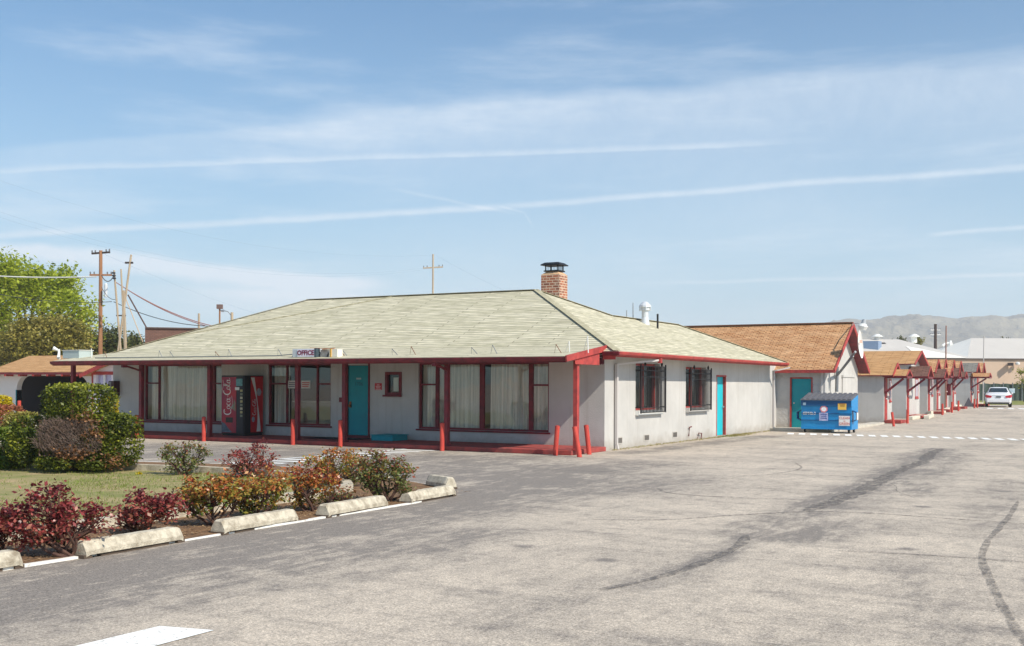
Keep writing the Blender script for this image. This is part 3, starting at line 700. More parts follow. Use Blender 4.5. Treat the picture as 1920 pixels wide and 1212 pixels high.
window(off, *w2, [(fx(817), .10), (fx(901), .14), (fx(993), .12)], [(w2[0]+.05, fx(815), zr), (fx(995), w2[1]-.05, zr)], DRED, gaps=[(fx(897), fx(912))])
# small office things seen through the middle window
t_ = thing('office_counter', 'pale counter seen through the middle front window', 'counter', (fx(560), 27.3, .14))
MB().box(-.9, .9, -.25, .25, 0, 1.0).build('cabinet', mat('counter_paint', (170, 160, 140), .7), t_, world=False); MB().box(-.95, .95, -.3, .3, 1.0, 1.04).build('counter_top', mat('counter_top', (196, 188, 170), .5), t_, world=False)
# service window
mb = MB()
for a, b, c, d in ((sw[0]-.06, sw[0]+.02, sw[2]-.06, sw[3]+.06), (sw[1]-.02, sw[1]+.06, sw[2]-.06, sw[3]+.06), (sw[0]+.02, sw[1]-.02, sw[3]-.02, sw[3]+.06), (sw[0]+.02, sw[1]-.02, sw[2]-.1, sw[2]+.02)): mb.box(a, b, YW-.035, YW+.08, c, d)
mb.box(sw[0]-.1, sw[1]+.08, YW-.10, YW-.036, sw[2]-.1, sw[2]-.05)
f = mb.build('service_window', DRED, off); MB().box(sw[0]+.01, sw[1]-.01, YW+.05, YW+.06, sw[2]+.01, sw[3]-.01).build('pane', GLASSD, f)
MB().box(sw[0]+.2, sw[0]+.38, YW+.03, YW+.04, sw[2]+.06, sw[3]-.1).build('notice', mat('paper', (205, 215, 205), .8), f)
# front door
mb = MB(); mb.box(dr[0]-.07, dr[0], YW-.03, YW+.1, .12, dr[3]+.06); mb.box(dr[1], dr[1]+.05, YW-.03, YW+.1, .12, dr[3]+.06); mb.box(dr[0]-.05, dr[1]+.06, YW-.07, YW+.1, .12, .2)
df = mb.build('door_frame', DRED, off)
d_ = MB().box(dr[0]+.005, dr[1]-.005, YW+.03, YW+.075, .205, dr[3]-.01).build('door', TEAL, off)
MB().lathe((0, 0, 0), [(.03, 0), (.035, .02), (.02, .05)], 8)
mb = MB(); mb.box(dr[0]+.05, dr[0]+.12, YW+.005, YW+.029, 1.02, 1.2); mb.tube([(dr[0]+.085, YW-.05, 1.08), (dr[0]+.085, YW+.03, 1.08)], .035, 10); mb.build('door_handle', mat('brass', (120, 80, 50), .4, metal=.7), d_)
MB().box((dr[0]+dr[1])/2-.09, (dr[0]+dr[1])/2+.09, YW+.024, YW+.029, 1.86, 1.91).build('door_plate', mat('plate_pale', (170, 190, 188), .6), d_)
lettering('1706', .16, ((dr[0]+dr[1])/2, YW+.027, 1.72), (1, 0, 0), (0, 0, 1), mat('number_teal', (0, 96, 108), .5), d_, name='door_number')
# side windows with iron grilles
for s_, nb in ((s1, 18), (s2, 17)):
    ya, yb, za, zb_ = s_
    mb = MB(); x = XW-.20
    for a, b, c, d in ((ya, yb, za, za+.06), (ya, yb, zb_-.06, zb_), (ya, ya+.06, za+.06, zb_-.06), (yb-.06, yb, za+.06, zb_-.06), ((ya+yb)/2-.04, (ya+yb)/2+.04, za+.06, zb_-.06)): mb.box(x-.04, x+.04, a, b, c, d)
    f = mb.build('window', RED, off)
    MB().box(x-.01, x, ya+.02, yb-.02, za+.02, zb_-.02).build('pane', GLASSD, f)
    mb = MB(); n = 60; vs = []
    for i in range(n+1):
        y = ya+.45+(yb-.45-ya)*i/n; vs += [(x-.12+.02*math.sin(y*50), y, za+.04), (x-.12+.02*math.sin(y*50), y, zb_-.02)]
    mb.add(vs, [(2*i, 2*i+2, 2*i+3, 2*i+1) for i in range(n)]); mb.build('curtain', CURT, f, smooth=True)
    MB().box(XW-.1, XW+.09, ya-.03, yb+.05, za-.13, za-.004).build('window_sill', WHT if s_ is s1 else STUC, f)
    mb = MB(); gx = XW+.16; g0, g1, gz0, gz1 = ya+.0, yb+.05, za-.06, zb_-.08
    for i in range(nb+1):
        y = g0+(g1-g0)*i/nb; mb.box(gx-.010, gx+.010, y-.010, y+.010, gz0, gz1)
    for z in (gz0, gz0+.14, gz1-.3, gz1-.12, gz1): mb.box(gx-.009, gx+.009, g0-.02, g1+.02, z-.010, z+.010)
    for y in (g0, g1):
        for z in (gz0+.14, gz1-.12): mb.box(XW-.01, gx, y-.018, y+.018, z-.018, z+.018)
        mb.box(gx-.016, gx+.016, y-.018, y+.018, gz0-.02, gz1+.06)
    for y in (g0+.3, g1-.3): mb.lathe((gx, y, gz1), [(.012, 0), (.035, .05), (.03, .09), (.005, .15)], 6)
    mb.build('security_grille', BLK, f)
# side door
mb = MB(); mb.box(XW-.2, XW+.01, sd[1]-.05, sd[1]-.003, sd[2], sd[3]); mb.box(XW-.2, XW+.01, sd[0]+.003, sd[0]+.05, sd[2], sd[3]); mb.box(XW-.2, XW+.015, sd[0]-.02, sd[1]+.02, sd[3]-.003, sd[3]+.05)
mb.build('door_frame', RED, off)
d_ = MB().box(XW-.13, XW-.09, sd[0]+.052, sd[1]-.052, sd[2]+.01, sd[3]-.01).build('door', TEALB, off)
mb = MB(); mb.tube([(XW-.09, sd[1]-.13, 1.0), (XW-.02, sd[1]-.13, 1.0)], .03, 8); mb.build('door_handle', GALV, d_)
# wall vents, downspouts, stains, light patch
for p_ in (1161, 1212, 1265, 1295):
    v = at(p_, 830 if p_ < 1200 else 822, X=XW); yy = v.y
    if p_ == 1295: continue
    mb = MB(); mb.box(XW-.01, XW+.012, yy-.2, yy+.2, .14, .34)
    vo = mb.build('foundation_vent', mat('vent_frame', (190, 184, 176), .8), off)
    mb = MB()
    for k in range(6): mb.box(XW+.013, XW+.02, yy-.16+.056*k, yy-.13+.056*k, .17, .31)
    mb.build('vent_slats', mat('vent_dark', (90, 86, 82), .8), vo)
DSP = mat('downspout_paint', (196, 190, 186), .7)
mb = MB(); yy = at(1152, 750, X=XW).y; mb.box(XW+.03, XW+.10, yy-.04, yy+.04, .15, 2.3); mb.bar((XW+.065, yy, 2.28), (x1+.02, yy+1.6, 2.42), .06, .05); mb.bar((XW+.065, yy, .17), (XW+.11, yy-.02, .02), .07, .06); mb.build('downspout', DSP, off)
MB().box(x1+.0, x1+.09, yy+1.56, yy+1.68, 2.34, 2.47).build('gutter_outlet', RED, roof)
mb = MB(); yy = at(1449, 750, X=XW).y-.15; mb.box(XW+.03, XW+.10, yy-.04, yy+.04, .1, 2.3); mb.bar((XW+.065, yy, 2.28), (x1+.02, yy+.3, 2.42), .06, .05); mb.build('downspout', DSP, off)
rp_ = mat('rusty_pipe', (110, 60, 60), .8); MB().tube([(XW+.03, 32.4, .15), (XW+.05, 32.4, .42), (XW+.06, 32.55, .44)], .022, 6).build('wall_pipe', rp_, off)
mb = MB(); mb.tube([(XW+.03, 33.2, .05), (XW+.07, 33.2, .22), (XW+.07, 33.45, .2), (XW+.05, 33.45, .0)], .018, 6); mb.build('wall_pipe', rp_, off)
# chimney
cc = Vector((-16.62, 32.3, 0))
xa1 = at(1014.5, 540, Y=32.3).x; xb1 = at(1049, 540, Y=32.3).x; yb1 = at(1064, 540, X=xb1).y
topz = at(1030, 515, Y=32.3).z
mb = MB(); mb.box(xa1, xb1, 32.3, yb1, 2.6, topz); ch = mb.build('chimney', BRICK, roof)
cx_, cy_ = (xa1+xb1)/2, (32.3+yb1)/2; hw, hd = (xb1-xa1)/2, (yb1-32.3)/2
MB().add([(cx_+sx*(hw-.02*(k) - (.12 if k else 0)), cy_+sy*(hd-(.12 if k else 0)), topz+.11*k+.001) for k in (0, 1) for sx, sy in ((-1, -1), (1, -1), (1, 1), (-1, 1))], [(0, 1, 5, 4), (1, 2, 6, 5), (2, 3, 7, 6), (3, 0, 4, 7), (4, 5, 6, 7)]).build('mortar_crown', mat('mortar', (206, 168, 130), .9), ch)
mb = MB(); z_ = topz+.11; w_ = hw*.66
mb.box(cx_-w_-.05, cx_+w_+.05, cy_-hd*.66-.05, cy_+hd*.66+.05, z_, z_+.04)
for sx in (-1, 1):
    for sy in (-1, 1): mb.box(cx_+sx*w_-.015, cx_+sx*w_+.015, cy_+sy*hd*.66-.015, cy_+sy*hd*.66+.015, z_+.041, z_+.2)
for k in range(9):
    u = -1+2*k/8; mb.box(cx_+u*w_-.004, cx_+u*w_+.004, cy_-hd*.66-.004, cy_-hd*.66+.004, z_+.041, z_+.2); mb.box(cx_+w_-.004, cx_+w_+.004, cy_+u*hd*.66-.004, cy_+u*hd*.66+.004, z_+.041, z_+.2)
W2 = w_+.13; H2 = hd*.66+.13
mb.add([(cx_+sx*W2, cy_+sy*H2, z_+.2+k*.03) for k in (0, 1) for sx, sy in ((-1, -1), (1, -1), (1, 1), (-1, 1))]+[(cx_+sx*W2*.7, cy_+sy*H2*.7, z_+.30) for sx, sy in ((-1, -1), (1, -1), (1, 1), (-1, 1))], [(3, 2, 1, 0), (0, 1, 5, 4), (1, 2, 6, 5), (2, 3, 7, 6), (3, 0, 4, 7), (4, 5, 9, 8), (5, 6, 10, 9), (6, 7, 11, 10), (7, 4, 8, 11), (8, 9, 10, 11)])
mb.build('chimney_cap', BLK, ch)
vx, vy = -14.2, 34.3
mb = MB(); mb.lathe((vx, vy, 3.6), [(.18, 0), (.14, .25), (.115, .4), (.115, .62), (.17, .63), (.17, .72), (.21, .74), (.20, .80), (.10, .90), (.04, .93)], 12); 
for k in range(6):
    a = k*math.pi/3; mb.box(vx+.19*math.cos(a)-.02, vx+.19*math.cos(a)+.02, vy+.19*math.sin(a)-.02, vy+.19*math.sin(a)+.02, 4.22, 4.34)
mb.build('turbine_vent', mat('white_metal', (215, 218, 220), .35, metal=.2), roof)
mb = MB(); mb.tube([(-13.8, 34.42, 3.5), (-13.8, 34.42, 4.11)], .035, 8); mb.build('vent_pipe', BLK, roof)
for p_, (a, b) in {1175: (582, 594), 1187: (568, 595)}.items():
    q = at(p_, b, X=-14.7); q2 = at(p_, a, X=-14.7); mb = MB(); mb.tube([q-Vector((0, 0, .1)), q2], .02, 6); mb.build('vent_pipe', GALV, roof)
# bent roof hooks along the porch eave
for k, p_ in enumerate((197, 300, 322, 408, 430, 524, 641, 645, 740, 773, 889, 925, 1045)):
    q = at(p_, 672, Y=24.3); q.z = zf+.135*.7; a = random.uniform(-.04, .04)
    mb = MB(); mb.tube([q+Vector((.14, -.02, -.03)), q+Vector((-.06+a, .0, .20+a))], .010, 5); mb.tube([q+Vector((-.06+a, 0, .20+a)), q+Vector((-.10, .03, -.02))], .005, 4); mb.build('roof_hook', GREY if k % 3 else mat('rust', (130, 92, 70), .9), proof)
for p_, h_ in ((1068, .3), (1103, .42), (172, .32)):
    q = at(p_, 672 if p_ < 1090 else 668, Y=24.5); q.z = zf+.1
    mb = MB(); mb.tube([q, q+Vector((-.02, 0, h_))], .014, 5); mb.tube([q+Vector((-.02, 0, h_)), q+Vector((-.16, .05, 0))], .006, 4); mb.build('roof_hook', WHT, proof)
q = at(233, 668, Y=24.4)
# electric conduit lying along the eave
mb = MB(); qa = at(520, 671, Y=24.2); qb = at(340, 675, Y=24.2); mb.tube([(qa.x+.6, 24.2, zf+.15), (qa.x, 24.2, zf+.11), (qb.x, 24.2, zf+.105), (px0+1.3, 24.2, zf+.105)], .014, 5); mb.build('conduit', GREY, proof)

# ------------------------------------------------------------------ small things round the office
# OFFICE sign box on the roof edge
def sy(px, py, Y=23.9): return at(px, py, Y=Y)
z0_, z1_ = zf+.045, 2.70
a = sy(550, 660).x; b = sy(595, 660).x
t_ = thing('office_sign', 'white lit box sign reading OFFICE on the porch roof edge', 'sign', (a, 23.9, z0_))
MB().box(a, b, 23.86, 24.12, z0_, z1_).build('sign_box', mat('sign_grey', (190, 196, 200), .5, var=.1), t_, bevel=.01)
s0 = sy(560, 660).x; s1x = sy(593, 660).x
MB().box(s0, s1x-.03, 23.845, 23.858, z0_+.015, z1_-.015).build('sign_face', mat('sign_white', (226, 222, 232), .4), t_)
lettering('OFFICE', .185, ((s0+s1x)/2-.02, 23.842, (z0_+z1_)/2), (1, 0, 0), (0, 0, 1), mat('sign_maroon', (120, 22, 60), .5), t_, bold=.006)
MB().box(s1x-.02, s1x+.05, 23.84, 24.0, z0_+.005, z1_+.012).build('end_cap', mat('slate_metal', (70, 84, 92), .5), t_)
mb = MB(); mb.tube([(a, 24.0, z0_+.1), (a-.08, 24.0, z0_+.08), (a-.16, 24.05, z0_+.02)], .02, 6); mb.build('conduit', GREY, t_)
a = sy(598, 660).x; b = sy(637, 660).x
t_ = thing('open_sign_box', 'open rusty sign box with peeling panels beside the OFFICE sign', 'sign', (a, 23.9, z0_))
MB().box(a, b-.35, 23.97, 24.1, z0_, z1_-.03).build('back_panel', mat('peeling_panel', (216, 210, 200), .8, col2=(120, 100, 90), vscale=5), t_)
MB().box(a+.42, a+.47, 23.85, 23.97, z0_, z1_-.01).build('yellow_strip', mat('yellow_board', (214, 170, 84), .8), t_)
MB().box(b-.35, b-.06, 23.87, 24.1, z0_, z1_-.02).build('end_panel', mat('cream_panel', (232, 226, 210), .7), t_)
mb = MB(); mb.bar((a-.35, 23.95, z1_+.03), (a+.3, 23.95, z1_+.0), .05, .015); mb.bar((a+.1, 23.93, z1_-.02), (b-.2, 23.93, z1_+.01), .05, .015); mb.build('broken_trim', mat('rust_trim', (176, 104, 62), .8), t_)
MB().tube([(a+.6, 23.95, z0_+.02), (a+.6, 23.95, z1_-.03)], .025, 8).build('ballast_tube', mat('ballast', (96, 84, 76), .7), t_)
mb = MB(); mb.tube([(a+.25, 23.95, z0_+.02), (a+.3, 23.95, z0_+.12)], .02, 6); mb.build('ballast_tube', mat('ballast', (96, 84, 76), .7), t_)
# grey equipment box at the left end of roof
a = at(127, 668, Y=24.6).x; b = at(157, 668, Y=24.6).x
t_ = thing('roof_box', 'pale grey metal box on the left end of the porch roof', 'box', (a, 24.6, zf+.1))
MB().box(a, b+.02, 24.4, 24.95, zf+.1, zf+.36).build('case', mat('box_grey', (176, 188, 186), .5), t_, bevel=.01); MB().box(a-.02, b+.04, 24.38, 24.97, zf+.361, zf+.385).build('cover', mat('box_cover', (205, 205, 198), .5), t_)
a = at(111, 668, Y=24.6)
t_ = thing('roof_bracket', 'white twin-lamp floodlight fitting on the left end of the porch roof', 'floodlight', (a.x, 24.6, zf+.1))
mb = MB(); mb.tube([(a.x, 24.6, zf+.08), (a.x-.02, 24.6, zf+.42)], .04, 8); mb.build('stem', WHT, t_)
mb = MB(); mb.tube([(a.x-.02, 24.6, zf+.38), (a.x-.12, 24.45, zf+.46)], [.03, .07], 8); mb.build('lamp_head', WHT, t_)
mb = MB(); mb.tube([(a.x-.0, 24.6, zf+.36), (a.x+.14, 24.45, zf+.12)], [.03, .05], 8); mb.build('lamp_head', WHT, t_)

# pay phone
a = at(214, 730, Y=YW).x
t_ = thing('wall_telephone', 'dark red box with chrome front hanging on the left end of the front wall', 'telephone', (a+.15, YW-.2, 1.3))
MB().box(a+.02, a+.28, YW-.25, YW-.001, 1.29, 1.79).build('casing', mat('maroon_case', (64, 22, 34), .4), t_)
MB().box(a-.0, a+.16, YW-.265, YW-.252, 1.31, 1.77).build('front_panel', mat('chrome_panel', (150, 150, 156), .3, metal=.5, col2=(110, 90, 92), vscale=14), t_)
mb = MB(); mb.tube([(a+.04, YW-.29, 1.45), (a+.04, YW-.29, 1.68)], .022, 6); mb.build('handset', BLK, t_)
# red notice by the service window
a = at(703, 725, Y=YW).x; b = at(716, 725, Y=YW).x
t_ = thing('wall_notice', 'small red and white notice on the wall between door and service window', 'sign', (a, YW, 1.55))
MB().box(a, b, YW-.008, YW-.001, 1.55, 1.75).build('plate', mat('notice_red', (196, 40, 52), .5), t_)
mb = MB()
for k, (u0, u1) in enumerate([(.3, .7), (.15, .85), (.2, .8), (.1, .9)]): mb.box(a+(b-a)*u0, a+(b-a)*u1, YW-.011, YW-.009, 1.71-.042*k-.02, 1.71-.042*k)
mb.build('printed_lines', mat('notice_pale', (226, 190, 190), .6), t_)
# paper signs inside the middle window
for k, (p0, p1, lb, txt) in enumerate([(540, 556, 'white paper sign left of the mullion in the middle window', 'NO\nVACANCY'), (565, 582, 'white paper sign with red edge right of the post in the middle window', 'OPEN')]):
    a = at(p0, 720, Y=YW+.09).x; b = at(p1, 720, Y=YW+.09).x
    t_ = thing('paper_sign', lb, 'sign', (a, YW+.085, 1.6), 'paper signs in the middle window')
    MB().box(a, b, YW+.088, YW+.092, 1.58, 1.82).build('sheet', mat('paper_white', (225, 220, 212), .8), t_)
    mb = MB()
    for r_ in range(3): mb.box(a+.03, b-.03-.02*r_, YW+.084, YW+.087, 1.77-.06*r_-.03, 1.77-.06*r_)
    mb.build('printed_lines', mat('print_grey', (120, 118, 126), .8) if k == 0 else mat('print_red', (196, 96, 90), .8), t_)
# doormat
tag(MB().box(-21.2, -19.3, 25.15, 25.95, .121, .135).build('doormat', mat('mat_rubber', (26, 26, 30), .95)), 'black rubber doormat on the red porch floor before the teal door', 'doormat')
# teal box step
a, b = at(698, 820, Y=25.3).x, at(732, 820, Y=25.3).x
t_ = thing('teal_crate', 'low teal painted box on the porch floor under the service window', 'box', (a, 25.3, .12))
MB().box(a, b+.1, 25.25, 26.0, .122, .27).build('box_body', TEAL, t_, bevel=.01); MB().box(a-.02, b+.12, 25.23, 26.02, .271, .292).build('lid', TEAL, t_)
# electrical box left of door
tag(MB().box(fx(638), fx(643), YW-.06, YW-.001, 1.18, 1.32).build('switch_box', DRED), 'small dark red switch box on the wall left of the teal office door', 'switch')
# wall light above the porch
# bollards
BOLL = mat('bollard_red', (206, 78, 64), .65, col2=(180, 62, 54), vscale=5)
def bollard(loc, h, lean, label, r=.06, group='red steel bollards before the porch'):
    t_ = thing('bollard', label, 'bollard', loc, group)
    top = Vector((lean[0], lean[1], h)); mb = MB(); mb.tube([(0, 0, -.02), top*.5, top], r, 12); mb.build('pipe', BOLL, t_, world=False)
    mb = MB(); mb.tube([top, top*(1+.02/h)], [r, r*.55], 12); mb.build('cap', mat('bollard_cap', (150, 60, 54), .8), t_, world=False)
for p_, ln, lb in [(256, (0, 0), 'red bollard at the left end of the porch beside the hedge'), (382, (0, 0), 'red bollard before the post left of the vending machine'), (549, (.0, 0), 'red bollard before the middle window of the porch'),
                   (638, (0, 0), 'red bollard before the post left of the teal office door'), (829, (.0, 0), 'red bollard before the post at the right front window'), (1041, (.06, 0), 'upright red bollard just left of the porch corner post'),
                   (1087, (-.13, -.02), 'leaning red bollard in front of the porch corner post'), (1105, (-.09, 0), 'red bollard right of the porch corner post by the side wall')]:
    Yb = 23.98 if p_ < 1050 else (23.75 if p_ == 1087 else 24.75)
    bollard((at(p_, 835, Y=Yb).x, Yb, 0), .72, ln, lb)
c0 = at(36, 779, Z=0); bollard(tuple(c0), .75, (0, 0), 'distant red bollard before the dark carport opening', r=.09)

# vending machine
vy0, vdep = 25.18, .86; vx0 = at(414, 760, Y=vy0).x; vx1 = at(457, 760, Y=vy0).x; vt = .12
VR = mat('vending_red', (176, 22, 36), .3, col2=(150, 30, 46), vscale=3, spec=.5); VB = mat('vending_black', (10, 14, 26), .3, spec=.5); VW = mat('vending_white', (222, 220, 214), .4)
vm_ = thing('vending_machine', 'tall red drinks vending machine with white script lettering standing on the porch', 'vending machine', ((vx0+vx1)/2, vy0+vdep/2, vt))
ytop = 1.97
MB().box(vx0, vx1, vy0+.03, vy0+vdep, vt+.05, ytop).build('cabinet', VB, vm_, bevel=.012)
mb = MB(); mb.box(vx0+.02, vx1-.02, vy0+.06, vy0+vdep-.02, vt, vt+.05); mb.build('plinth', BLK, vm_)
W_ = vx1-vx0
fp = MB().box(vx0+.03, vx0+W_*.66, vy0+.006, vy0+.029, vt+.09, ytop-.05).build('front_panel', mat('vending_front', (186, 40, 52), .35, col2=(120, 34, 74), vscale=2.2), vm_)
MB().box(vx0+W_*.67, vx1-.03, vy0+.010, vy0+.029, vt+.09, ytop-.05).build('button_panel', mat('vending_panel', (34, 34, 46), .4), vm_)
# script lettering drawn as brush strokes
def arc(cx, cy, rx, ry, a0, a1, n=14): return [(cx+rx*math.cos(R(a0+(a1-a0)*i/n)), cy+ry*math.sin(R(a0+(a1-a0)*i/n))) for i in range(n+1)]
SCRIPT = []
SCRIPT.append((arc(.55, .62, .42, .55, 55, 305), .15)); SCRIPT.append(([(.72, .10), (1.3, -.14), (2.0, -.16), (2.7, -.05)], .07)); SCRIPT.append((arc(.70, .98, .16, .12, 200, 20), .07))
SCRIPT.append((arc(1.12, .42, .19, .26, 0, 360), .09)); SCRIPT.append((arc(1.62, .42, .20, .27, 50, 310), .10)); SCRIPT.append((arc(2.06, .42, .19, .26, 20, 360), .09)); SCRIPT.append(([(2.27, .7), (2.25, .35), (2.36, .15), (2.5, .24)], .09))
SCRIPT.append(([(2.5, .52), (2.8, .55)], .09))
SCRIPT.append((arc(3.3, .66, .42, .52, 70, 310), .15)); SCRIPT.append(([(3.1, 1.25), (3.6, 1.38), (4.3, 1.16), (4.9, 1.3)], .08)); SCRIPT.append((arc(3.78, .44, .19, .26, 0, 360), .09))
SCRIPT.append(([(4.05, .3), (4.32, 1.0), (4.2, 1.3), (4.1, 1.0), (4.14, .3), (4.28, .16), (4.42, .3)], .09)); SCRIPT.append((arc(4.66, .42, .18, .26, 20, 360), .09)); SCRIPT.append(([(4.86, .7), (4.84, .35), (4.94, .16), (5.15, .34)], .09))
def script(origin, xdir, ydir, width, m_, parent, name, squash=1.0):
    s_ = width/5.15; x = Vector(xdir); y = Vector(ydir); n_ = x.cross(y); o = Vector(origin); mb = MB()
    for li, (pts, w) in enumerate(SCRIPT):
        n = len(pts); vs = []
        for i, (a, b) in enumerate(pts):
            a2, b2 = pts[min(i+1, n-1)]; a1, b1 = pts[max(i-1, 0)]; dx, dy = a2-a1, b2-b1; l = math.hypot(dx, dy) or 1
            ww = w*(.45+.55*abs(dy/l))
            for sg in (-1, 1): vs.append(tuple(o + (x*(a-dy/l*ww/2*sg) + y*(b+dx/l*ww/2*sg)*squash)*s_ + n_*(.0004*li)))
        mb.add(vs, [(2*i, 2*i+1, 2*i+3, 2*i+2) for i in range(n-1)])
    return mb.build(name, m_, parent)
script((vx0+W_*.46, vy0+.003, vt+.62), (0, 0, 1), (-1, 0, 0), 1.15, VW, fp, 'script_lettering', squash=1.2)
MB().box(vx0+W_*.22, vx0+W_*.52, vy0+.0, vy0+.02, vt+.40, vt+.56).build('delivery_slot', VB, fp)
mb = MB(); mb.box(vx0+W_*.66, vx0+W_*.93, vy0-.0, vy0+.009, ytop-.32, ytop-.1); mb.build('price_card', mat('card_teal', (120, 176, 176), .5, col2=(70, 120, 130), vscale=20), vm_)
mb = MB(); mb.box(vx0+W_*.62, vx0+W_*.80, vy0+.0, vy0+.005, ytop-.45, ytop-.36); mb.build('sticker', VW, vm_)
for k in range(8):
    z = ytop-.5-.11*k; MB().box(vx0+W_*.84, vx0+W_*.94, vy0+.002, vy0+.009, z, z+.07).build('selection_button', mat(f'button_{k%3}', [(170, 160, 110), (120, 126, 110), (190, 180, 150)][k % 3], .4), vm_)
mb = MB(); pts = [(vx0+.035, vt+.10), (vx0+.035, vt+.42), (vx0+W_*.18, vt+.38), (vx0+W_*.34, vt+.22), (vx0+W_*.5, vt+.10)]
mb.poly(*[(a, vy0+.004, z) for a, z in pts]); mb.build('worn_corner', mat('worn_grey', (116, 126, 136), .6, col2=(70, 80, 92), vscale=9), fp)
mb = MB(); mb.poly(*[(vx0+W_*a, vy0+.004, vt+z) for a, z in ((.42, .86), (.64, .75), (.64, 1.0), (.58, 1.12), (.55, .98))]); mb.build('bottle_picture', mat('bottle_teal', (110, 130, 120), .5, col2=(150, 110, 80), vscale=9), fp)
# right side
sy0 = vy0+.30; syw = vdep-.32
sp = MB().box(vx1+.001, vx1+.008, sy0, sy0+syw, vt+.1, ytop-.03).build('side_panel', mat('vending_side', (186, 8, 26), .3), vm_)
mb = MB(); n = 20; vs = []
for i in range(n+1):
    u = i/n; z = vt+.12+(ytop-.18-vt)*u
    a = .42+.38*math.sin(min(1, u*1.05)*math.pi*.5+.0) if False else .40+.42*u-.0
    c_ = sy0+syw*(.62-.50*(u**1.3)+.12*math.sin(u*math.pi)); w = syw*(.04+.22*abs(1-u*1.9)**1.4)
    vs += [(vx1+.011, c_-w*.55, z), (vx1+.011, c_+w*.75, z)]
mb.add(vs, [(2*i, 2*i+1, 2*i+3, 2*i+2) for i in range(n)]); mb.build('white_ribbon', VW, sp)
script((vx1+.0135, sy0+syw*.42, vt+.62), (0, 0, 1), (0, -1, 0), .52, VW, sp, 'script_lettering', squash=1.3)
mb = MB(); mb.add([(vx1+.012, sy0+syw*.66+.11*math.cos(R(k*60)), vt+1.34+.13*math.sin(R(k*60))) for k in range(6)], [range(6)]); mb.add([(vx1+.012, sy0+syw*.2+.07*math.cos(R(k*45)), vt+.5+.09*math.sin(R(k*45))) for k in range(8)], [range(8)]); mb.build('ice_picture', mat('ice_grey', (120, 124, 136), .4, col2=(180, 180, 190), vscale=18), sp)

# ------------------------------------------------------------------ annex building with tan roof
ax1 = at(1547, 760, Y=42.6).x; ay0 = 42.6; ay1 = at(1608, 760, X=ax1).y; aym = (ay0+ay1)/2
apz = at(1597, 607, X=ax1+.3).z; aez = 2.5
# connecting wall
mb = MB(); MB().box(-12.35, -12.1, YE+.02, ay0-.002, .0, 2.5).build('link_wall', STUC, off)
ann = thing('motel_annex', 'grey stucco annex with tan shingled gable roof and teal door behind the blue dumpster', 'building', (ax1-3, aym, 0))
x0d, x1d = at(1484, 760, Y=ay0).x, at(1521, 760, Y=ay0).x
mb = MB(); wall(mb, 'Y', ay0, -18.5, ax1, 0, aez, [(x0d, x1d, .1, 2.0)], .2, 1)
mb.build('side_wall', STUCG, ann)
# gable wall
mb = MB(); zg = lambda y: aez+(apz-.12-aez)*(1-abs(y-aym)/(aym-ay0))
gp = [(ay0+.2, 0), (ay1, 0), (ay1, aez), (aym, apz-.14), (ay0+.2, zg(ay0+.2))]
mb.add([(ax1, y, z) for y, z in gp]+[(ax1-.2, y, z) for y, z in gp], [(0, 1, 2, 3, 4), (9, 8, 7, 6, 5)]+[(i, i+5, (i+1) % 5+5, (i+1) % 5) for i in range(5)])
mb.build('gable_wall', STUC, ann); MB().box(-18.5, ax1-.2, ay1-.2, ay1, 0, aez).build('rear_wall', STUCG, ann)
mb = MB(); oh = .42; sl_ = (apz-aez)/(aym-ay0); ey = .3; rz_ = aez-sl_*ey+.02
mb.slab([[(-19.5, ay0-ey, rz_), (ax1+oh, ay0-ey, rz_), (ax1+oh, aym, apz), (-19.5, aym, apz)], [(-19.5, aym, apz), (ax1+oh, aym, apz), (ax1+oh, ay1+ey, rz_), (-19.5, ay1+ey, rz_)]], .06)
rf = mb.build('roof', ROOFO, ann)
mb = MB(); mb.bar((ax1+oh+.012, ay0-ey-.02, rz_-.05), (ax1+oh+.012, aym, apz-.05), .03, .16); mb.bar((ax1+oh+.012, aym, apz-.05), (ax1+oh+.012, ay1+ey+.02, rz_-.05), .03, .16); mb.box(-19, ax1+oh, ay0-ey-.035, ay0-ey-.003, rz_-.12, rz_-.0); mb.build('rake_board', RED, rf)
mb = MB(); mb.slab([[(ax1+.003, aym, apz-.065), (ax1+oh-.005, aym, apz-.065), (ax1+oh-.005, ay1+ey, rz_-.065), (ax1+.003, ay1+ey, rz_-.065)]], .015); mb.build('soffit', DRED, rf)
mb = MB(); mb.bar((-19.5, aym, apz+.02), (ax1+oh, aym, apz+.02), .2, .05); mb.build('ridge_cap', mat('ridge_brown', (120, 84, 62), .9), rf)
mb = MB(); mb.box(x0d-.06, x0d, ay0-.02, ay0+.1, .1, 2.05); mb.box(x1d, x1d+.05, ay0-.02, ay0+.1, .1, 2.05); mb.box(x0d, x1d, ay0-.02, ay0+.1, 2.0, 2.05); mb.build('door_frame', RED, ann)
d_ = MB().box(x0d+.005, x1d-.005, ay0+.03, ay0+.07, .1, 1.995).build('door', TEAL, ann)
MB().tube([(x0d+.1, ay0-.02, 1.05), (x0d+.1, ay0+.03, 1.05)], .03, 8).build('door_handle', GALV, d_)
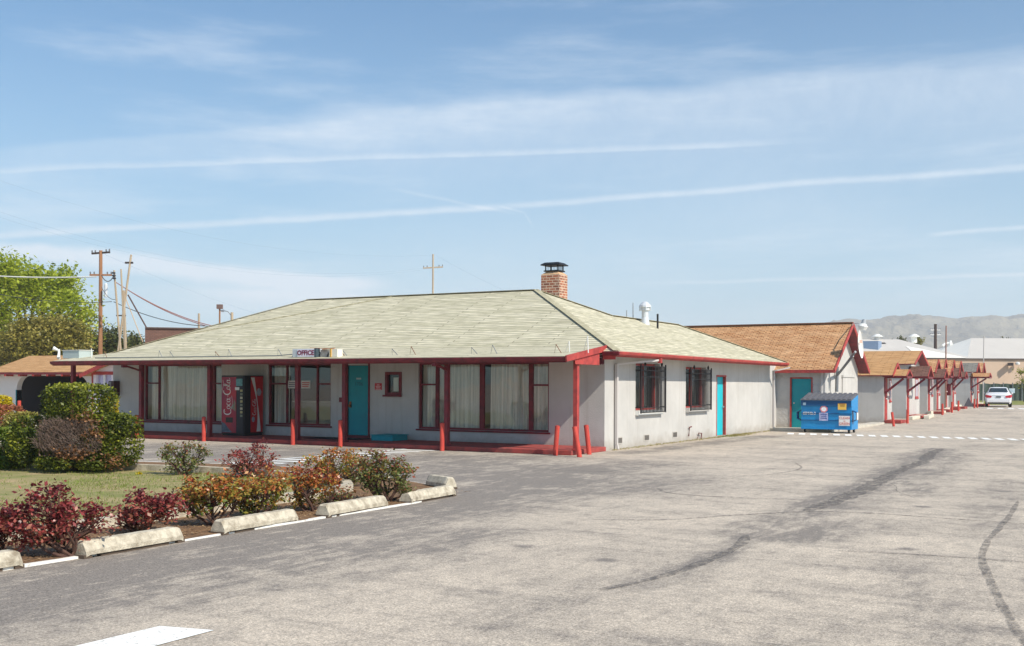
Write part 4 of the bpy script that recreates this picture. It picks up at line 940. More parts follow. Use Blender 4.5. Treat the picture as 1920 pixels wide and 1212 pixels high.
# closed panels on the gable, slit vent, corner downpipe
ya, yb = at(1556, 760, X=ax1).y, at(1568, 760, X=ax1).y; yc, yd = at(1578, 760, X=ax1).y, at(1600, 760, X=ax1).y
mb = MB(); mb.box(ax1+.002, ax1+.05, yc, yd, .3, at(1590, 708, X=ax1).z); mb.box(ax1+.002, ax1+.08, yc-.05, yd+.1, at(1590, 708, X=ax1).z+.003, at(1590, 705, X=ax1).z+.02); mb.box(ax1+.002, ax1+.04, ya, yb, .3, at(1562, 709, X=ax1).z); mb.build('boarded_panel', STUC, ann)
q = at(1580.5, 655, X=ax1+.004); mb = MB(); mb.add([(ax1+.006, q.y+a, q.z+b) for a, b in ((0, -.3), (.06, .0), (0, .28), (-.05, 0))], [(0, 1, 2, 3)]); mb.build('slit_vent', mat('vent_dark', (90, 86, 82), .8), ann)
MB().tube([(ax1-.12, ay0-.05, .1), (ax1-.12, ay0-.05, 2.35)], .035, 8).build('downspout', DSP, ann)
struct(MB().box(-12.09, ax1+.5, YE+.05, ay0-.003, 0, .1).build('pavement', CONCL))
struct(MB().box(ax1+.02, ax1+.55, ay0, ay1+3, 0, .09).build('pavement', CONCL))
# dish + lamp mast on the gable
q = at(1571, 720, X=ax1+.12)
ms = thing('satellite_dish', 'white oval satellite dish on a strut from the annex gable', 'satellite dish', (ax1, q.y, 1))
pw = at(1569, 735, X=ax1+.1); ptop = at(1570, 688, X=ax1+.1); pj_ = at(1573, 700, X=ax1+.12); pe = at(1604, 660, X=ax1+1.1)
MB().tube([pw, ptop], .06, 8).build('mast', GREY, ms)
mb = MB(); mb.tube([pj_, pe], .045, 8); mb.tube([at(1571, 704, X=ax1+.15), at(1600, 668, X=ax1+1.0)], .03, 8); mb.build('strut', GREY, ms)
dc = at(1614, 646, X=ax1+1.25)
dn = Vector((.86, -.5, .12)).normalized(); du = (UP-dn*UP.dot(dn)).normalized(); dv = dn.cross(du)
mb = MB(); vs = []; nr_, na = 5, 20
for r_ in range(nr_+1):
    for k in range(na):
        a = 2*math.pi*k/na; u = r_/nr_; vs.append(tuple(dc+(dv*math.cos(a)*.13+du*math.sin(a)*.54)*u+dn*(-.10+.10*u*u)))
mb.add(vs, [(r_*na+k, r_*na+(k+1) % na, (r_+1)*na+(k+1) % na, (r_+1)*na+k) for r_ in range(nr_) for k in range(na)])
vs2 = [tuple(Vector(v)-dn*.02) for v in vs]; mb.add(vs2, [f[::-1] for f in [(r_*na+k, r_*na+(k+1) % na, (r_+1)*na+(k+1) % na, (r_+1)*na+k) for r_ in range(nr_) for k in range(na)]])
ds_ = mb.build('dish', mat('dish_white', (232, 228, 222), .4), ms, smooth=True)
mb = MB(); o = dc+dn*.0+du*.12
for k in range(2): mb.poly(*[tuple(o-du*(.0+.05*k)+dn*.01+dv*a+du*b) for a, b in ((-.08, 0), (.08, 0), (.08, .03), (-.08, .03))])
mb.build('dish_mark', mat('mark_orange', (220, 140, 110), .5), ds_)
lt = thing('security_lamp', 'white security lamp on a curved arm above the annex gable', 'lamp', tuple(at(1597, 607, X=ax1+.3)))
L0 = at(1598, 612, X=ax1+.4); 
mb = MB(); mb.tube([L0, at(1599, 608, X=ax1+.5), at(1604, 606.5, X=ax1+.8), at(1611, 607, X=ax1+1.1), at(1616, 610, X=ax1+1.25)], .02, 6); mb.build('arm', WHT, lt)
c_ = at(1619, 608, X=ax1+1.3); mb = MB(); mb.tube([c_+Vector((.03, 0, .18)), c_+Vector((0, 0, .02))], [.06, .10], 10); mb.build('photocell_housing', mat('lamp_grey', (170, 174, 178), .4), lt); mb = MB(); mb.tube([c_+Vector((0, 0, .02)), c_+Vector((-.02, 0, -.08)), c_+Vector((-.05, 0, -.22))], [.10, .19, .14], 12); mb.build('lamp_shade', WHT, lt)

# ------------------------------------------------------------------ dumpster
DB = mat('dumpster_blue', (0, 142, 204), .4, col2=(0, 124, 188), vscale=2.5, spec=.5); DBD = mat('dumpster_dark_blue', (0, 72, 122), .5)
dx0, dx1, dy0, dy1 = at(1502, 800, Y=40.7).x, at(1597, 800, Y=40.7).x, 40.7, 41.75
dm = thing('dumpster', 'blue steel dumpster on casters with grey ribbed lids before the annex', 'dumpster', ((dx0+dx1)/2, 41.2, 0))
zb0 = .13; zf1 = at(1550, 762, Y=40.7).z; zt1 = at(1550, 751, Y=40.7).z
mb = MB()
sec_ = [(dy0, zb0), (dy0, zf1), (dy0-.05, zf1+.01), (dy0-.05, zt1), (dy1, zt1+.2), (dy1, zb0)]
mb.add([(dx0, y, z) for y, z in sec_]+[(dx1, y, z) for y, z in sec_], [tuple(range(6))[::-1], tuple(range(6, 12))]+[(i, (i+1) % 6, (i+1) % 6+6, i+6) for i in range(6)])
dbody = mb.build('body', DB, dm, bevel=.012)
mb = MB(); mb.box(dx0+.01, dx1-.01, dy0-.056, dy0-.0505, zf1+.02, zt1-.01); mb.build('top_band', DBD, dbody)
mb = MB()
for z in (zf1-.0, zf1-.27, zb0+.33): mb.box(dx0+.005, dx1-.005, dy0-.03, dy0-.001, z-.010, z+.010)
mb.build('ribs', DBD, dbody); MB().box(dx0, dx1, dy0-.035, dy0-.001, zb0, zb0+.05).build('sill_rail', DB, dbody, bevel=.006)
mb = MB(); zc = zf1-.35
for sx, x in ((-1, dx0), (1, dx1)):
    for z in (zc-.20, zc+.20): mb.bar((x+sx*.0, dy0+.15, z), (x+sx*.16, dy0+.15, z-.08*(1 if z > zc else -1)), .3, .02)
    mb.box(min(x+sx*.15, x+sx*.17), max(x+sx*.15, x+sx*.17), dy0, dy0+.3, zc-.13, zc+.13)
mb.build('fork_pocket', DBD, dm)
LID = mat('lid_plastic', (108, 108, 112), .6, col2=(92, 92, 98), vscale=5)
ztop = at(1550, 738, Y=41.75).z
for k in range(2):
    a = dx0-.02+(dx1-dx0+.04)/2*k+.005; b = a+(dx1-dx0+.04)/2-.01; mb = MB(); n = 5
    yl, yh = dy0-.09, dy1
    mb.slab([[(a, yl, zt1+.02), (b, yl, zt1+.02), (b, yh, ztop), (a, yh, ztop)]], .025)
    for i in range(n):
        x = a+(b-a)*(i+.5)/n; mb.bar((x, yl+.06, zt1+.035), (x, yh-.04, ztop+.01), (b-a)/n*.62, .045)
    mb.build('lid', LID, dm, bevel=.008)
CAST = [(dx0+.12, dy0+.12), (dx1-.12, dy0+.12), (dx0+.12, dy1-.12), (dx1-.12, dy1-.12)]
for x, y in CAST:
    mb = MB(); mb.tube([(x-.03, y, .08), (x+.03, y, .08)], .08, 14); w_ = mb.build('caster', RUBB, dm)
    mb = MB(); mb.tube([(x-.032, y, .08), (x+.032, y, .08)], .035, 10); mb.box(x-.045, x-.035, y-.03, y+.03, .07, zb0); mb.box(x+.035, x+.045, y-.03, y+.03, .07, zb0); mb.build('caster_fork', GALV, w_)
wx = lambda p_: at(p_, 780, Y=dy0).x
def stick(px0_, py0_, px1_, py1_, name, m_, off_=.004): 
    a = at(px0_, py0_, Y=dy0-off_); b = at(px1_, py1_, Y=dy0-off_); return MB().box(a.x, b.x, dy0-off_-.002, dy0-off_, b.z, a.z).build(name, m_, dbody)
yb_ = stick(1571, 757, 1587, 769, 'yellow_sticker', mat('sticker_yellow', (226, 176, 60), .5, col2=(240, 200, 110), vscale=20), .062)
q = at(1579, 761, Y=dy0-.07); mb = MB(); [mb.box(q.x-.11+.02*k, q.x+.11-.01*k, dy0-.0665, dy0-.0645, q.z+.06-.045*k, q.z+.085-.045*k) for k in range(3)]; mb.build('printed_lines', mat('ink_brown', (150, 100, 46), .6), yb_)
wb = stick(1573, 780, 1593.5, 799, 'white_sticker', mat('sticker_white', (236, 232, 228), .5), .034)
for tx, yy_ in (('CLEAN', 784.5), ('GREEN', 795)):
    q = at(1583.3, yy_, Y=dy0-.04); lettering(tx, .125, (q.x, dy0-.0385, q.z), (1, 0, 0), (0, 0, 1), mat('ink_red', (206, 96, 84), .6), wb)
q = at(1583.3, 790, Y=dy0-.04); MB().box(q.x-.035, q.x+.035, dy0-.0385, dy0-.0365, q.z-.012, q.z+.012).build('printed_mark', mat('ink_red', (206, 96, 84), .6), wb)
q = at(1517, 775.5, Y=dy0-.01); lettering('45M42-3', .135, (q.x, dy0-.004, q.z), (1, 0, 0), (0, 0, 1), VW, dbody, bold=.006)
q = at(1518, 781, Y=dy0-.01); lettering('- - - - -', .07, (q.x, dy0-.0035, q.z), (1, 0, 0), (0, 0, 1), mat('pale_blue_ink', (120, 180, 220), .5), dbody)
lp = stick(1536, 774, 1552.5, 789.5, 'company_sticker', mat('sticker_mix', (206, 206, 226), .5, col2=(110, 130, 190), vscale=22), .033)
q = at(1544.5, 767.5, Y=dy0-.05)
mb = MB()
for k, (r_, dz) in enumerate([(.13, 0), (.09, 0)]):
    mb = MB(); nn = 14; mb.add([(q.x+r_*(1+.14*(i % 2))*math.cos(2*math.pi*i/nn), dy0-.038-.003*k, q.z+r_*.9*(1+.14*(i % 2))*math.sin(2*math.pi*i/nn)) for i in range(nn)], [range(nn)]); mb.build('emblem', mat(f'emblem_{k}', [(226, 130, 140), (240, 236, 240)][k], .5), lp)
q = at(1544.5, 777, Y=dy0-.05); mb = MB(); [mb.box(q.x-.12+.02*(k % 2), q.x+.12-.02*(k % 2), dy0-.0375, dy0-.0355, q.z-.02-.07*k, q.z+.012-.07*k) for k in range(3)]; mb.build('printed_lines', mat('ink_blue', (70, 84, 150), .5), lp)
stick(1505.5, 755, 1511, 760, 'serial_label', mat('label_grey', (140, 170, 190), .5), .062)
mb = MB(); mb.box(dx1+.171, dx1+.176, dy0+.02, dy0+.28, zc-.13, zc+.13); mb.build('side_sticker', VW, dm)

# ------------------------------------------------------------------ row of cottages
def cottage(i, y0_, y1_, x1_, wallz, apexz, roofm, canm, label, depth=5.5, canopy=None, door=True, win=True):
    zg_ = gz((y0_+y1_)/2); ym = (y0_+y1_)/2
    t_ = thing('cottage', label, 'cottage', (x1_-depth/2, ym, zg_), 'row of motel cottages down the lot')
    mb = MB(); dw = y1_-y0_
    mb.box(x1_-depth, x1_, y0_, y1_, zg_-.1, wallz)
    mb.add([(x1_-.001, y0_, wallz), (x1_-.001, y1_, wallz), (x1_-.001, ym, apexz-.1)]+[(x1_-.2, y0_, wallz), (x1_-.2, y1_, wallz), (x1_-.2, ym, apexz-.1)], [(0, 1, 2), (5, 4, 3), (0, 3, 4, 1), (1, 4, 5, 2), (2, 5, 3, 0)])
    mb.build('wall', STUC, t_)
    s = (apexz-wallz)/(dw/2); e = .18; ze = wallz-s*e+.02; xo = x1_+.42
    mb = MB(); mb.slab([[(x1_-depth-.2, y0_-e, ze), (xo, y0_-e, ze), (xo, ym, apexz), (x1_-depth-.2, ym, apexz)], [(x1_-depth-.2, ym, apexz), (xo, ym, apexz), (xo, y1_+e, ze), (x1_-depth-.2, y1_+e, ze)]], .05, emi=1)
    r_ = mb.build('roof', [roofm, DRED], t_)
    mb = MB(); mb.bar((xo+.012, y0_-e, ze-.04), (xo+.012, ym, apexz-.04), .03, .12); mb.bar((xo+.012, ym, apexz-.04), (xo+.012, y1_+e, ze-.04), .03, .12); mb.build('rake_board', RED, r_)
    # sunlit front strip is the same stucco; door with frame
    dy_ = y0_+.28*dw; 
    if door:
        mb = MB(); mb.box(x1_+.002, x1_+.04, y0_+.13, y0_+.16, zg_+.15, zg_+2.1); mb.box(x1_+.002, x1_+.04, y0_+.60, y0_+.63, zg_+.15, zg_+2.1); mb.box(x1_+.002, x1_+.04, y0_+.16, y0_+.60, zg_+2.02, zg_+2.1); mb.build('door_frame', RED, t_)
        d_ = MB().box(x1_+.002, x1_+.03, y0_+.165, y0_+.595, zg_+.15, zg_+2.01).build('door', RED, t_)
        MB().tube([(x1_+.04, y0_+.3, zg_+1.1), (x1_+.1, y0_+.3, zg_+1.1)], .035, 8).build('door_handle', WHT, d_)
    if win:
        a, b = y1_-.36*dw, y1_-.12*dw
        mb = MB()
        for p_ in ((a, b, zg_+1.0, zg_+1.06), (a, b, zg_+1.94, zg_+2.0), (a, a+.03, zg_+1.06, zg_+1.94), (b-.03, b, zg_+1.06, zg_+1.94)): mb.box(x1_+.002, x1_+.02, *p_)
        mb.box(x1_+.002, x1_+.04, a-.04, b+.04, zg_+.93, zg_+.995)
        w_ = mb.build('window', RED, t_); MB().box(x1_+.002, x1_+.010, a+.03, b-.03, zg_+1.06, zg_+1.94).build('pane', mat('pane_lilac', (196, 186, 196), .2), w_)
    if canopy:
        ca, cb, cz0, cz1, cl = canopy   # y range, eave z, ridge z, length
        cm = (ca+cb)/2; mb = MB()
        mb.slab([[(x1_-.05, ca, cz0), (x1_+cl, ca, cz0), (x1_+cl, cm, cz1), (x1_-.05, cm, cz1)], [(x1_-.05, cm, cz1), (x1_+cl, cm, cz1), (x1_+cl, cb, cz0), (x1_-.05, cb, cz0)]], .05, emi=1)
        c_ = mb.build('canopy_roof', [canm, DRED], t_)
        mb = MB()
        for y in (y0_+.05,): mb.bar((x1_+.02, y, cz0-.07), (x1_+cl-.05, y, cz0-.07), .06, .08); mb.bar((x1_+.04, y, cz0-.78), (x1_+cl*.85, y, cz0-.12), .07, .10); mb.box(x1_+.003, x1_+.055, y-.03, y+.03, cz0-.8, cz0-.12)
        mb.box(x1_+cl-.06, x1_+cl+.015, ca+.165, cb-.165, cz0-.12, cz0-.02); mb.build('canopy_brace', DRED, c_)
        mb = MB(); mb.bar((x1_+cl+.012, ca, cz0-.02), (x1_+cl+.012, cm, cz1-.02), .02, .07); mb.bar((x1_+cl+.012, cm, cz1-.02), (x1_+cl+.012, cb, cz0-.02), .02, .07); mb.build('canopy_trim', RED, c_)
    MB().box(x1_+.01, x1_+.75, y0_+.0, y0_+.75*dw, zg_, zg_+.14).build('door_step', CRED, t_, bevel=.01)
    return t_
XC = -9.75
def zz(px, py, y): return at(px, py, Y=y).z
COT = [
 (at(1657, 797, X=XC).y, at(1672, 793, X=XC).y, (1640, 701), (1672, 681), ROOFT, ROOFT, 'nearest low cottage with tan roof and bracketed tan canopy beside the annex', (1660, 705), (1668, 693), 1.3),
 (at(1699, 790, X=XC).y, at(1724, 787, X=XC).y, (1699, 681), (1720, 658), ROOFT, ROOFB, 'tall cottage with sand gable roof and dark brown canopy, second from the annex', (1707, 706), (1715, 687), 1.35),
 (at(1739, 784, X=XC).y, at(1750, 783, X=XC).y, (1739, 695), (1750, 674), ROOFO, ROOFB, 'third cottage from the annex, under a wide brown canopy', (1748, 708), (1757, 692), 1.15),
 (at(1755, 779, X=XC).y, at(1763, 778, X=XC).y, (1755, 694), (1763, 674), ROOFO, ROOFO, 'fourth cottage from the annex, with orange canopy behind the brown one', (1765, 704), (1772, 690), 1.0),
 (at(1772, 776, X=XC).y, at(1778, 775, X=XC).y, (1772, 693), (1778, 675), ROOFO, ROOFB, 'fifth cottage from the annex, with red box on its wall', (1778, 706), (1784, 690), 1.0),
 (at(1785, 774, X=XC).y, at(1792, 773, X=XC).y, (1785, 692), (1791, 677), ROOFO, ROOFB, 'sixth cottage from the annex, with small brown canopy', (1793, 707), (1798, 697), 1.0),
 (at(1819, 770, X=XC).y, at(1826, 769, X=XC).y, (1805, 695), (1828, 680), ROOFG, ROOFO, 'cottage with grey shingle roof near the far end of the row', (1824, 706), (1832, 699), 1.6),
 (at(1831, 766, X=XC).y, at(1836, 766, X=XC).y, (1831, 695), (1838, 680), ROOFO, ROOFO, 'last small cottage at the far end of the row before the car', None, None, 0)]
for i, (y0_, y1_, ep, ap, rm, cm, lb, ce, cr2, cl) in enumerate(COT):
    ym = (y0_+y1_)/2; wz = at(ep[0], ep[1], X=XC).z; az = at(ap[0], ap[1], X=XC).z
    wz = at(1700, ep[1], D=(Vector((XC, y0_, 0)).dot(FW))).z; az = at(1700, ap[1], D=(Vector((XC, ym, 0)).dot(FW))).z
    can = None
    if ce: cl *= .76; can = (y0_-.1, y0_+min(1.7, .62*(y1_-y0_)+.3), at(1700, ce[1], D=Vector((XC, y0_-.25, 0)).dot(FW)).z, at(1700, cr2[1], D=Vector((XC, y0_+.6, 0)).dot(FW)).z, cl)
    cottage(i, y0_, y1_, XC, wz, az, rm, cm, lb, canopy=can, depth=(5.5 if i else 3.2))
    print('cottage', i, round(y0_, 1), round(y1_, 1), round(wz, 2), round(az, 2))
# concrete parking blocks painted white in front of the cottages, bollards, boards
for k, (p0, p1, lb) in enumerate([((1706, 791), (1724, 788), 'white kerb stone before the nearest low cottage'), ((1712, 788.5), (1733, 787), 'white kerb stone before the tall cottage'), ((1737, 787), (1751, 782.5), 'white kerb stone lying askew beyond the tall cottage'), ((1742, 779), (1770, 778.5), 'long white kerb stone before the third cottage'), ((1773, 776), (1782, 772), 'short white kerb stone before the fourth cottage'), ((1776, 769), (1800, 768.5), 'white kerb stone before the fifth cottage'), ((1792, 764), (1810, 765), 'white kerb stone before the sixth cottage'), ((1822, 763), (1842, 763), 'far pale kerb stone before the grey roofed cottage')]):
    a = at(p0[0], p0[1], Z=.12*min(1, k/3)); b = at(p1[0], p1[1], Z=.12*min(1, k/3)); a.z = gz(a.y)+.06; b.z = gz(b.y)+.06
    if (b-a).length > 3: b = a+(b-a).normalized()*3
    tag(MB().bar(a+UP*.02, b+UP*.02, .26, .16).build('kerb_stone', mat('white_stone', (226, 218, 200), .8, col2=(196, 186, 166), vscale=4), bevel=.02), lb, 'kerb stone', 'white kerb stones along the cottages')
for p_, yb2, yt2, lb in [(1676, 793, 768, 'red bollard leaning by the nearest low cottage'), (1701.5, 790, 764, 'thin red bollard at the corner of the tall cottage'), (1767, 772, 752, 'dark red bollard by the fourth cottage'), (1785, 764, 750, 'red bollard by the sixth cottage'), (1797, 763, 748, 'thin red bollard before the grey cottage side wall'), (1827, 762, 747, 'red bollard at the corner of the grey roofed cottage'), (1832.5, 762, 746, 'red bollard at the end of the cottage row')]:
    X_ = XC+.95; b = at(p_, yb2, X=X_); h_ = (yb2-yt2)/F*(b.dot(FW)); b.z = gz(b.y)
    bollard(tuple(b), max(h_, .6), (-.08 if p_ < 1700 else 0, 0), lb, r=.055, group='red bollards along the cottages')
for px_, pb_, lb in [(1816, 763, 'dark triangular board leaning by the grey roofed cottage')]:
    q = at(px_, pb_, Z=gz(56 if px_ < 1700 else 80)); q.z = gz(q.y); s_ = .32
    X_ = q.x
    mb = MB(); mb.add([(X_-s_, q.y, q.z), (X_+s_, q.y, q.z), (X_-s_*.1, q.y+.25, q.z+s_*2.0), (X_-s_, q.y+.04, q.z), (X_+s_, q.y+.04, q.z), (X_-s_*.1, q.y+.29, q.z+s_*2.0)], [(0, 1, 2), (5, 4, 3), (0, 3, 4, 1), (1, 4, 5, 2), (2, 5, 3, 0)])
    tag(mb.build('leaning_board', mat('board_dark', (84, 80, 86), .8)), lb, 'board')
q = at(1777, 731, X=XC+.08); tag(MB().box(XC+.07, XC+.25, q.y-.15, q.y+.25, q.z-.35, q.z+.35).build('wall_box', DRED), 'dark red box mounted on the front of the fifth cottage', 'box')
# antennas, small dishes
for px_, yt_, yb3, D_, lb in [(1773, 611, 700, 66, 'tall thin brown antenna mast behind the cottages'), (1843, 630, 715, 90, 'thin pale antenna mast before the tan warehouse wall')]:
    a = at(px_, yb3, D=D_); b = at(px_+(1 if px_ < 1800 else 2), yt_, D=D_); a.z = .3; tag(MB().tube([a, b], [.05, .035], 6).build('antenna_mast', mat('mast_'+str(px_), (150, 110, 96) if px_ < 1800 else (190, 184, 180), .7)), lb, 'antenna')

# ------------------------------------------------------------------ white sedan
def sedan(loc, rz, s=1.0):
    t_ = thing('sedan', 'white four-door sedan parked facing away at the end of the lot', 'car', loc, rz=rz)
    PW = mat('car_white', (236, 236, 238), .22, spec=.6); GL = mat('car_glass', (40, 52, 56), .08, spec=.8)
    # y forward, rear at y=-2.3 ; sections: y, half width sill, half width belt, z bottom, z belt, z top, half width top
    st = [(-2.32, .62, .70, .42, .80, .84, .60), (-2.26, .78, .82, .30, .88, .96, .70), (-2.0, .86, .88, .24, .94, 1.01, .74), (-1.45, .88, .90, .22, .96, 1.06, .74), (-.75, .88, .90, .22, .97, 1.40, .60), (.0, .88, .90, .22, .97, 1.46, .60), (.55, .88, .90, .22, .96, 1.38, .58), (1.25, .88, .90, .22, .93, .99, .70), (1.9, .86, .86, .24, .84, .88, .68), (2.25, .74, .76, .32, .68, .70, .6), (2.33, .6, .62, .4, .6, .61, .5)]
    mb = MB(); vs = []; rows = []
    for (y, a, b, z0_, z1_, z2_, c_) in st:
        ring = [(-a*.9, z0_), (-a, z0_+.12), (-b, (z0_+z1_)/2+.05), (-b*.98, z1_), (-c_, z2_-.03), (-c_*.8, z2_), (0, z2_+.012), (c_*.8, z2_), (c_, z2_-.03), (b*.98, z1_), (b, (z0_+z1_)/2+.05), (a, z0_+.12), (a*.9, z0_)]
        vs += [(x, y, z) for x, z in ring]
    k = 13; n = len(st); fs = [(i*k+j, (i+1)*k+j, (i+1)*k+(j+1) % k, i*k+(j+1) % k) for i in range(n-1) for j in range(k)]
    fs += [tuple(range(k)), tuple(range((n-1)*k, n*k))[::-1]]; mb.add(vs, fs); body = mb.build('body', PW, t_, world=False, smooth=True)
    em = body.modifiers.new('split', 'EDGE_SPLIT'); em.split_angle = R(38)
    mb = MB(); mb.add([(-.64, -1.42, 1.115), (.64, -1.42, 1.115), (.54, -.82, 1.405), (-.54, -.82, 1.405)], [(0, 1, 2, 3)]); mb.build('rear_window', GL, t_, world=False)
    for sx in (-1, 1):
        mb = MB(); mb.add([(sx*.90, -1.2, 1.0), (sx*.90, .9, .985), (sx*.685, .5, 1.34), (sx*.685, -.7, 1.37)], [(0, 1, 2, 3) if sx > 0 else (3, 2, 1, 0)]); mb.build('side_window', GL, t_, world=False)
        mb = MB(); mb.add([(sx*.44, -2.345, .83), (sx*.79, -2.315, .90), (sx*.90, -2.05, .92), (sx*.90, -2.08, .76), (sx*.81, -2.315, .70), (sx*.5, -2.36, .70)], [(0, 1, 4, 5), (1, 2, 3, 4)]); mb.build('tail_light', mat('tail_red', (190, 30, 46), .3), t_, world=False)
        mb = MB(); mb.box(min(sx*.9, sx*1.02), max(sx*.9, sx*1.02), .55, .7, .95, 1.07); mb.build('wing_mirror', PW, t_, world=False, bevel=.02)
        for y in (-1.42, 1.42):
            mb = MB(); mb.tube([(sx*.70, y, .32), (sx*.89, y, .32)], .33, 20); w_ = mb.build('wheel', RUBB, t_, world=False); mb = MB(); mb.tube([(sx*.885, y, .32), (sx*.90, y, .32)], .2, 14); mb.build('rim', GALV, w_, world=False)
    MB().box(-.70, .70, -2.345, -2.27, .24, .34).build('lower_bumper', mat('bumper_dark', (50, 50, 52), .7), t_, world=False, bevel=.01)
    mb = MB(); mb.box(-.80, .80, -2.36, -2.2, .35, .62); mb.build('rear_bumper', PW, t_, world=False, bevel=.04)
    MB().box(-.16, .16, -2.355, -2.325, .70, .82).build('licence_plate', mat('plate', (110, 116, 120), .5), t_, world=False)
    MB().box(-.42, .42, -2.33, -2.30, .835, .86).build('trunk_trim', GALV, t_, world=False)
    t_.scale = (s, s, s); return t_
q = at(1868, 764, Z=.3); sedan((q.x-.1, q.y+2.3, gz(q.y)), R(6), .93)

# ------------------------------------------------------------------ backdrop right: warehouses, fence
TANW = mat('tan_wall', (196, 172, 150), .9, var=.04, vscale=.3); WROOF = mat('white_roof', (240, 235, 224), .8, var=.04, vscale=.4); WROOFG = mat('pale_grey_roof', (196, 190, 182), .85, var=.06, vscale=.3)
def px2(px, py, D): return at(px, py, D=D)
wh = thing('warehouse', 'long tan warehouse with two pale hipped roofs behind the fence', 'building', tuple(px2(1800, 740, 130).xy)+(0,))
Dw = 128
wl = px2(1560, 676, Dw); wr = px2(2300, 673, Dw); 
mb = MB(); dirw = (wr-wl); dirw.z = 0; dirw.normalize(); nrw = Vector((-dirw.y, dirw.x, 0))
zt_ = (wl.z+wr.z)/2
def wq(u, v, z): q = wl+dirw*u+nrw*v; return (q.x, q.y, z)
Lw = Vector((wr.x-wl.x, wr.y-wl.y)).length
mb.add([wq(0, 0, 0), wq(Lw, 0, 0), wq(Lw, 0, zt_), wq(0, 0, zt_), wq(0, 60, 0), wq(Lw, 60, 0), wq(Lw, 60, zt_), wq(0, 60, zt_)], [(0, 1, 2, 3), (5, 4, 7, 6), (4, 0, 3, 7), (1, 5, 6, 2), (3, 2, 6, 7)])
mb.build('wall', TANW, wh)
mb = MB(); mb.add([wq(-.2, -.15, zt_-.05), wq(Lw, -.15, zt_-.05), wq(Lw, -.15, zt_+.12), wq(-.2, -.15, zt_+.12), wq(-.2, 0, zt_+.12), wq(Lw, 0, zt_+.12)], [(0, 1, 2, 3), (3, 2, 5, 4)]); mb.build('eave_trim', mat('trim_brown', (96, 84, 78), .8), wh)
def U(px): return (px2(px, 676, Dw)-wl).dot(dirw)
def hiproof(pxa, pxb, pxr0, pxr1, ytop_, name, m1, m2, d=22):
    ua, ub, r0, r1 = U(pxa), U(pxb), U(pxr0), U(pxr1); zt2 = px2(pxr1, ytop_, Dw+d/2).z
    mb = MB(); v = [wq(ua, -.2, zt_+.1), wq(ub, -.2, zt_+.1), wq(ub, d, zt_+.1), wq(ua, d, zt_+.1), wq(r0, d/2, zt2), wq(r1, d/2, zt2)]
    mb.add(v, [(0, 1, 5, 4)], 0); mb.add(v, [(1, 2, 5)], 1); mb.add(v, [(2, 3, 4, 5)], 0); mb.add(v, [(3, 0, 4)], 1); return mb.build(name, [m1, m2], wh)
hiproof(1560, 1822, 1560, 1748, 637, 'roof', WROOFG, WROOF)
hiproof(1812, 2300, 1895, 2200, 636, 'roof', WROOFG, WROOF)
# white coated section on the front slope of the left roof, dark skylight, goosenecks
zr2 = px2(1748, 637, Dw+11).z
fpz = lambda v: zt_+.1+(zr2-zt_-.1)*(v+.2)/11.2
mb = MB(); mb.add([wq(U(1722), -.15, fpz(-.15)+.05), wq(U(1812), -.15, fpz(-.15)+.05), wq(U(1736), 6.6, fpz(6.6)+.05)], [(0, 1, 2)]); mb.build('coated_section', WROOF, wh)
mb = MB(); mb.add([wq(U(1683), 8.0, fpz(8)+.06), wq(U(1706), 8.0, fpz(8)+.06), wq(U(1706), 8.7, fpz(8.7)+.06), wq(U(1683), 8.7, fpz(8.7)+.06)], [(0, 1, 2, 3)]); mb.build('skylight', mat('lamp_dark', (70, 62, 60), .6), wh)
for p_, y_ in ((1782, 646), (1857, 657)):
    q = px2(p_, y_, Dw+14); mb = MB(); mb.tube([q-UP*1.6, q, q+UP*.5], [.18, .28, .12], 8); mb.tube([q+UP*.2, q-RT*.7+UP*.1, q-RT*1.0-UP*.2], [.12, .12, .2], 8); mb.build('exhaust_pipe', WHT, wh)
for p_ in (1645, 1714):
    q = px2(p_, 637, Dw+11); mb = MB(); mb.tube([q-Vector((0, 0, .4)), q+Vector((0, 0, .35))], .35, 10); mb.tube([q+Vector((0, 0, .35)), q+Vector((0, 0, .7))], [.75, .2], 10); mb.build('roof_vent', WHT, wh)
mb = MB(); q = px2(1626, 645, Dw+6); mb.box(q.x-1.5, q.x+1.5, q.y-1, q.y+1, q.z-.9, q.z+.3); mb.build('roof_unit', mat('unit_blue', (130, 150, 176), .5), wh)
for p_ in (1895,):
    q = px2(p_, 683, Dw-.5); mb = MB(); mb.box(q.x-.3, q.x+.3, q.y-.5, q.y+.3, q.z-.2, q.z+.15); mb.build('wall_lamp', mat('lamp_dark', (70, 62, 60), .6), wh)
q = px2(1908, 682, Dw-.5); mb = MB(); mb.lathe((q.x, q.y, q.z-.2), [(.1, 0), (.25, .1), (.25, .3), (.05, .4)], 10); mb.build('wall_lamp', WHT, wh)
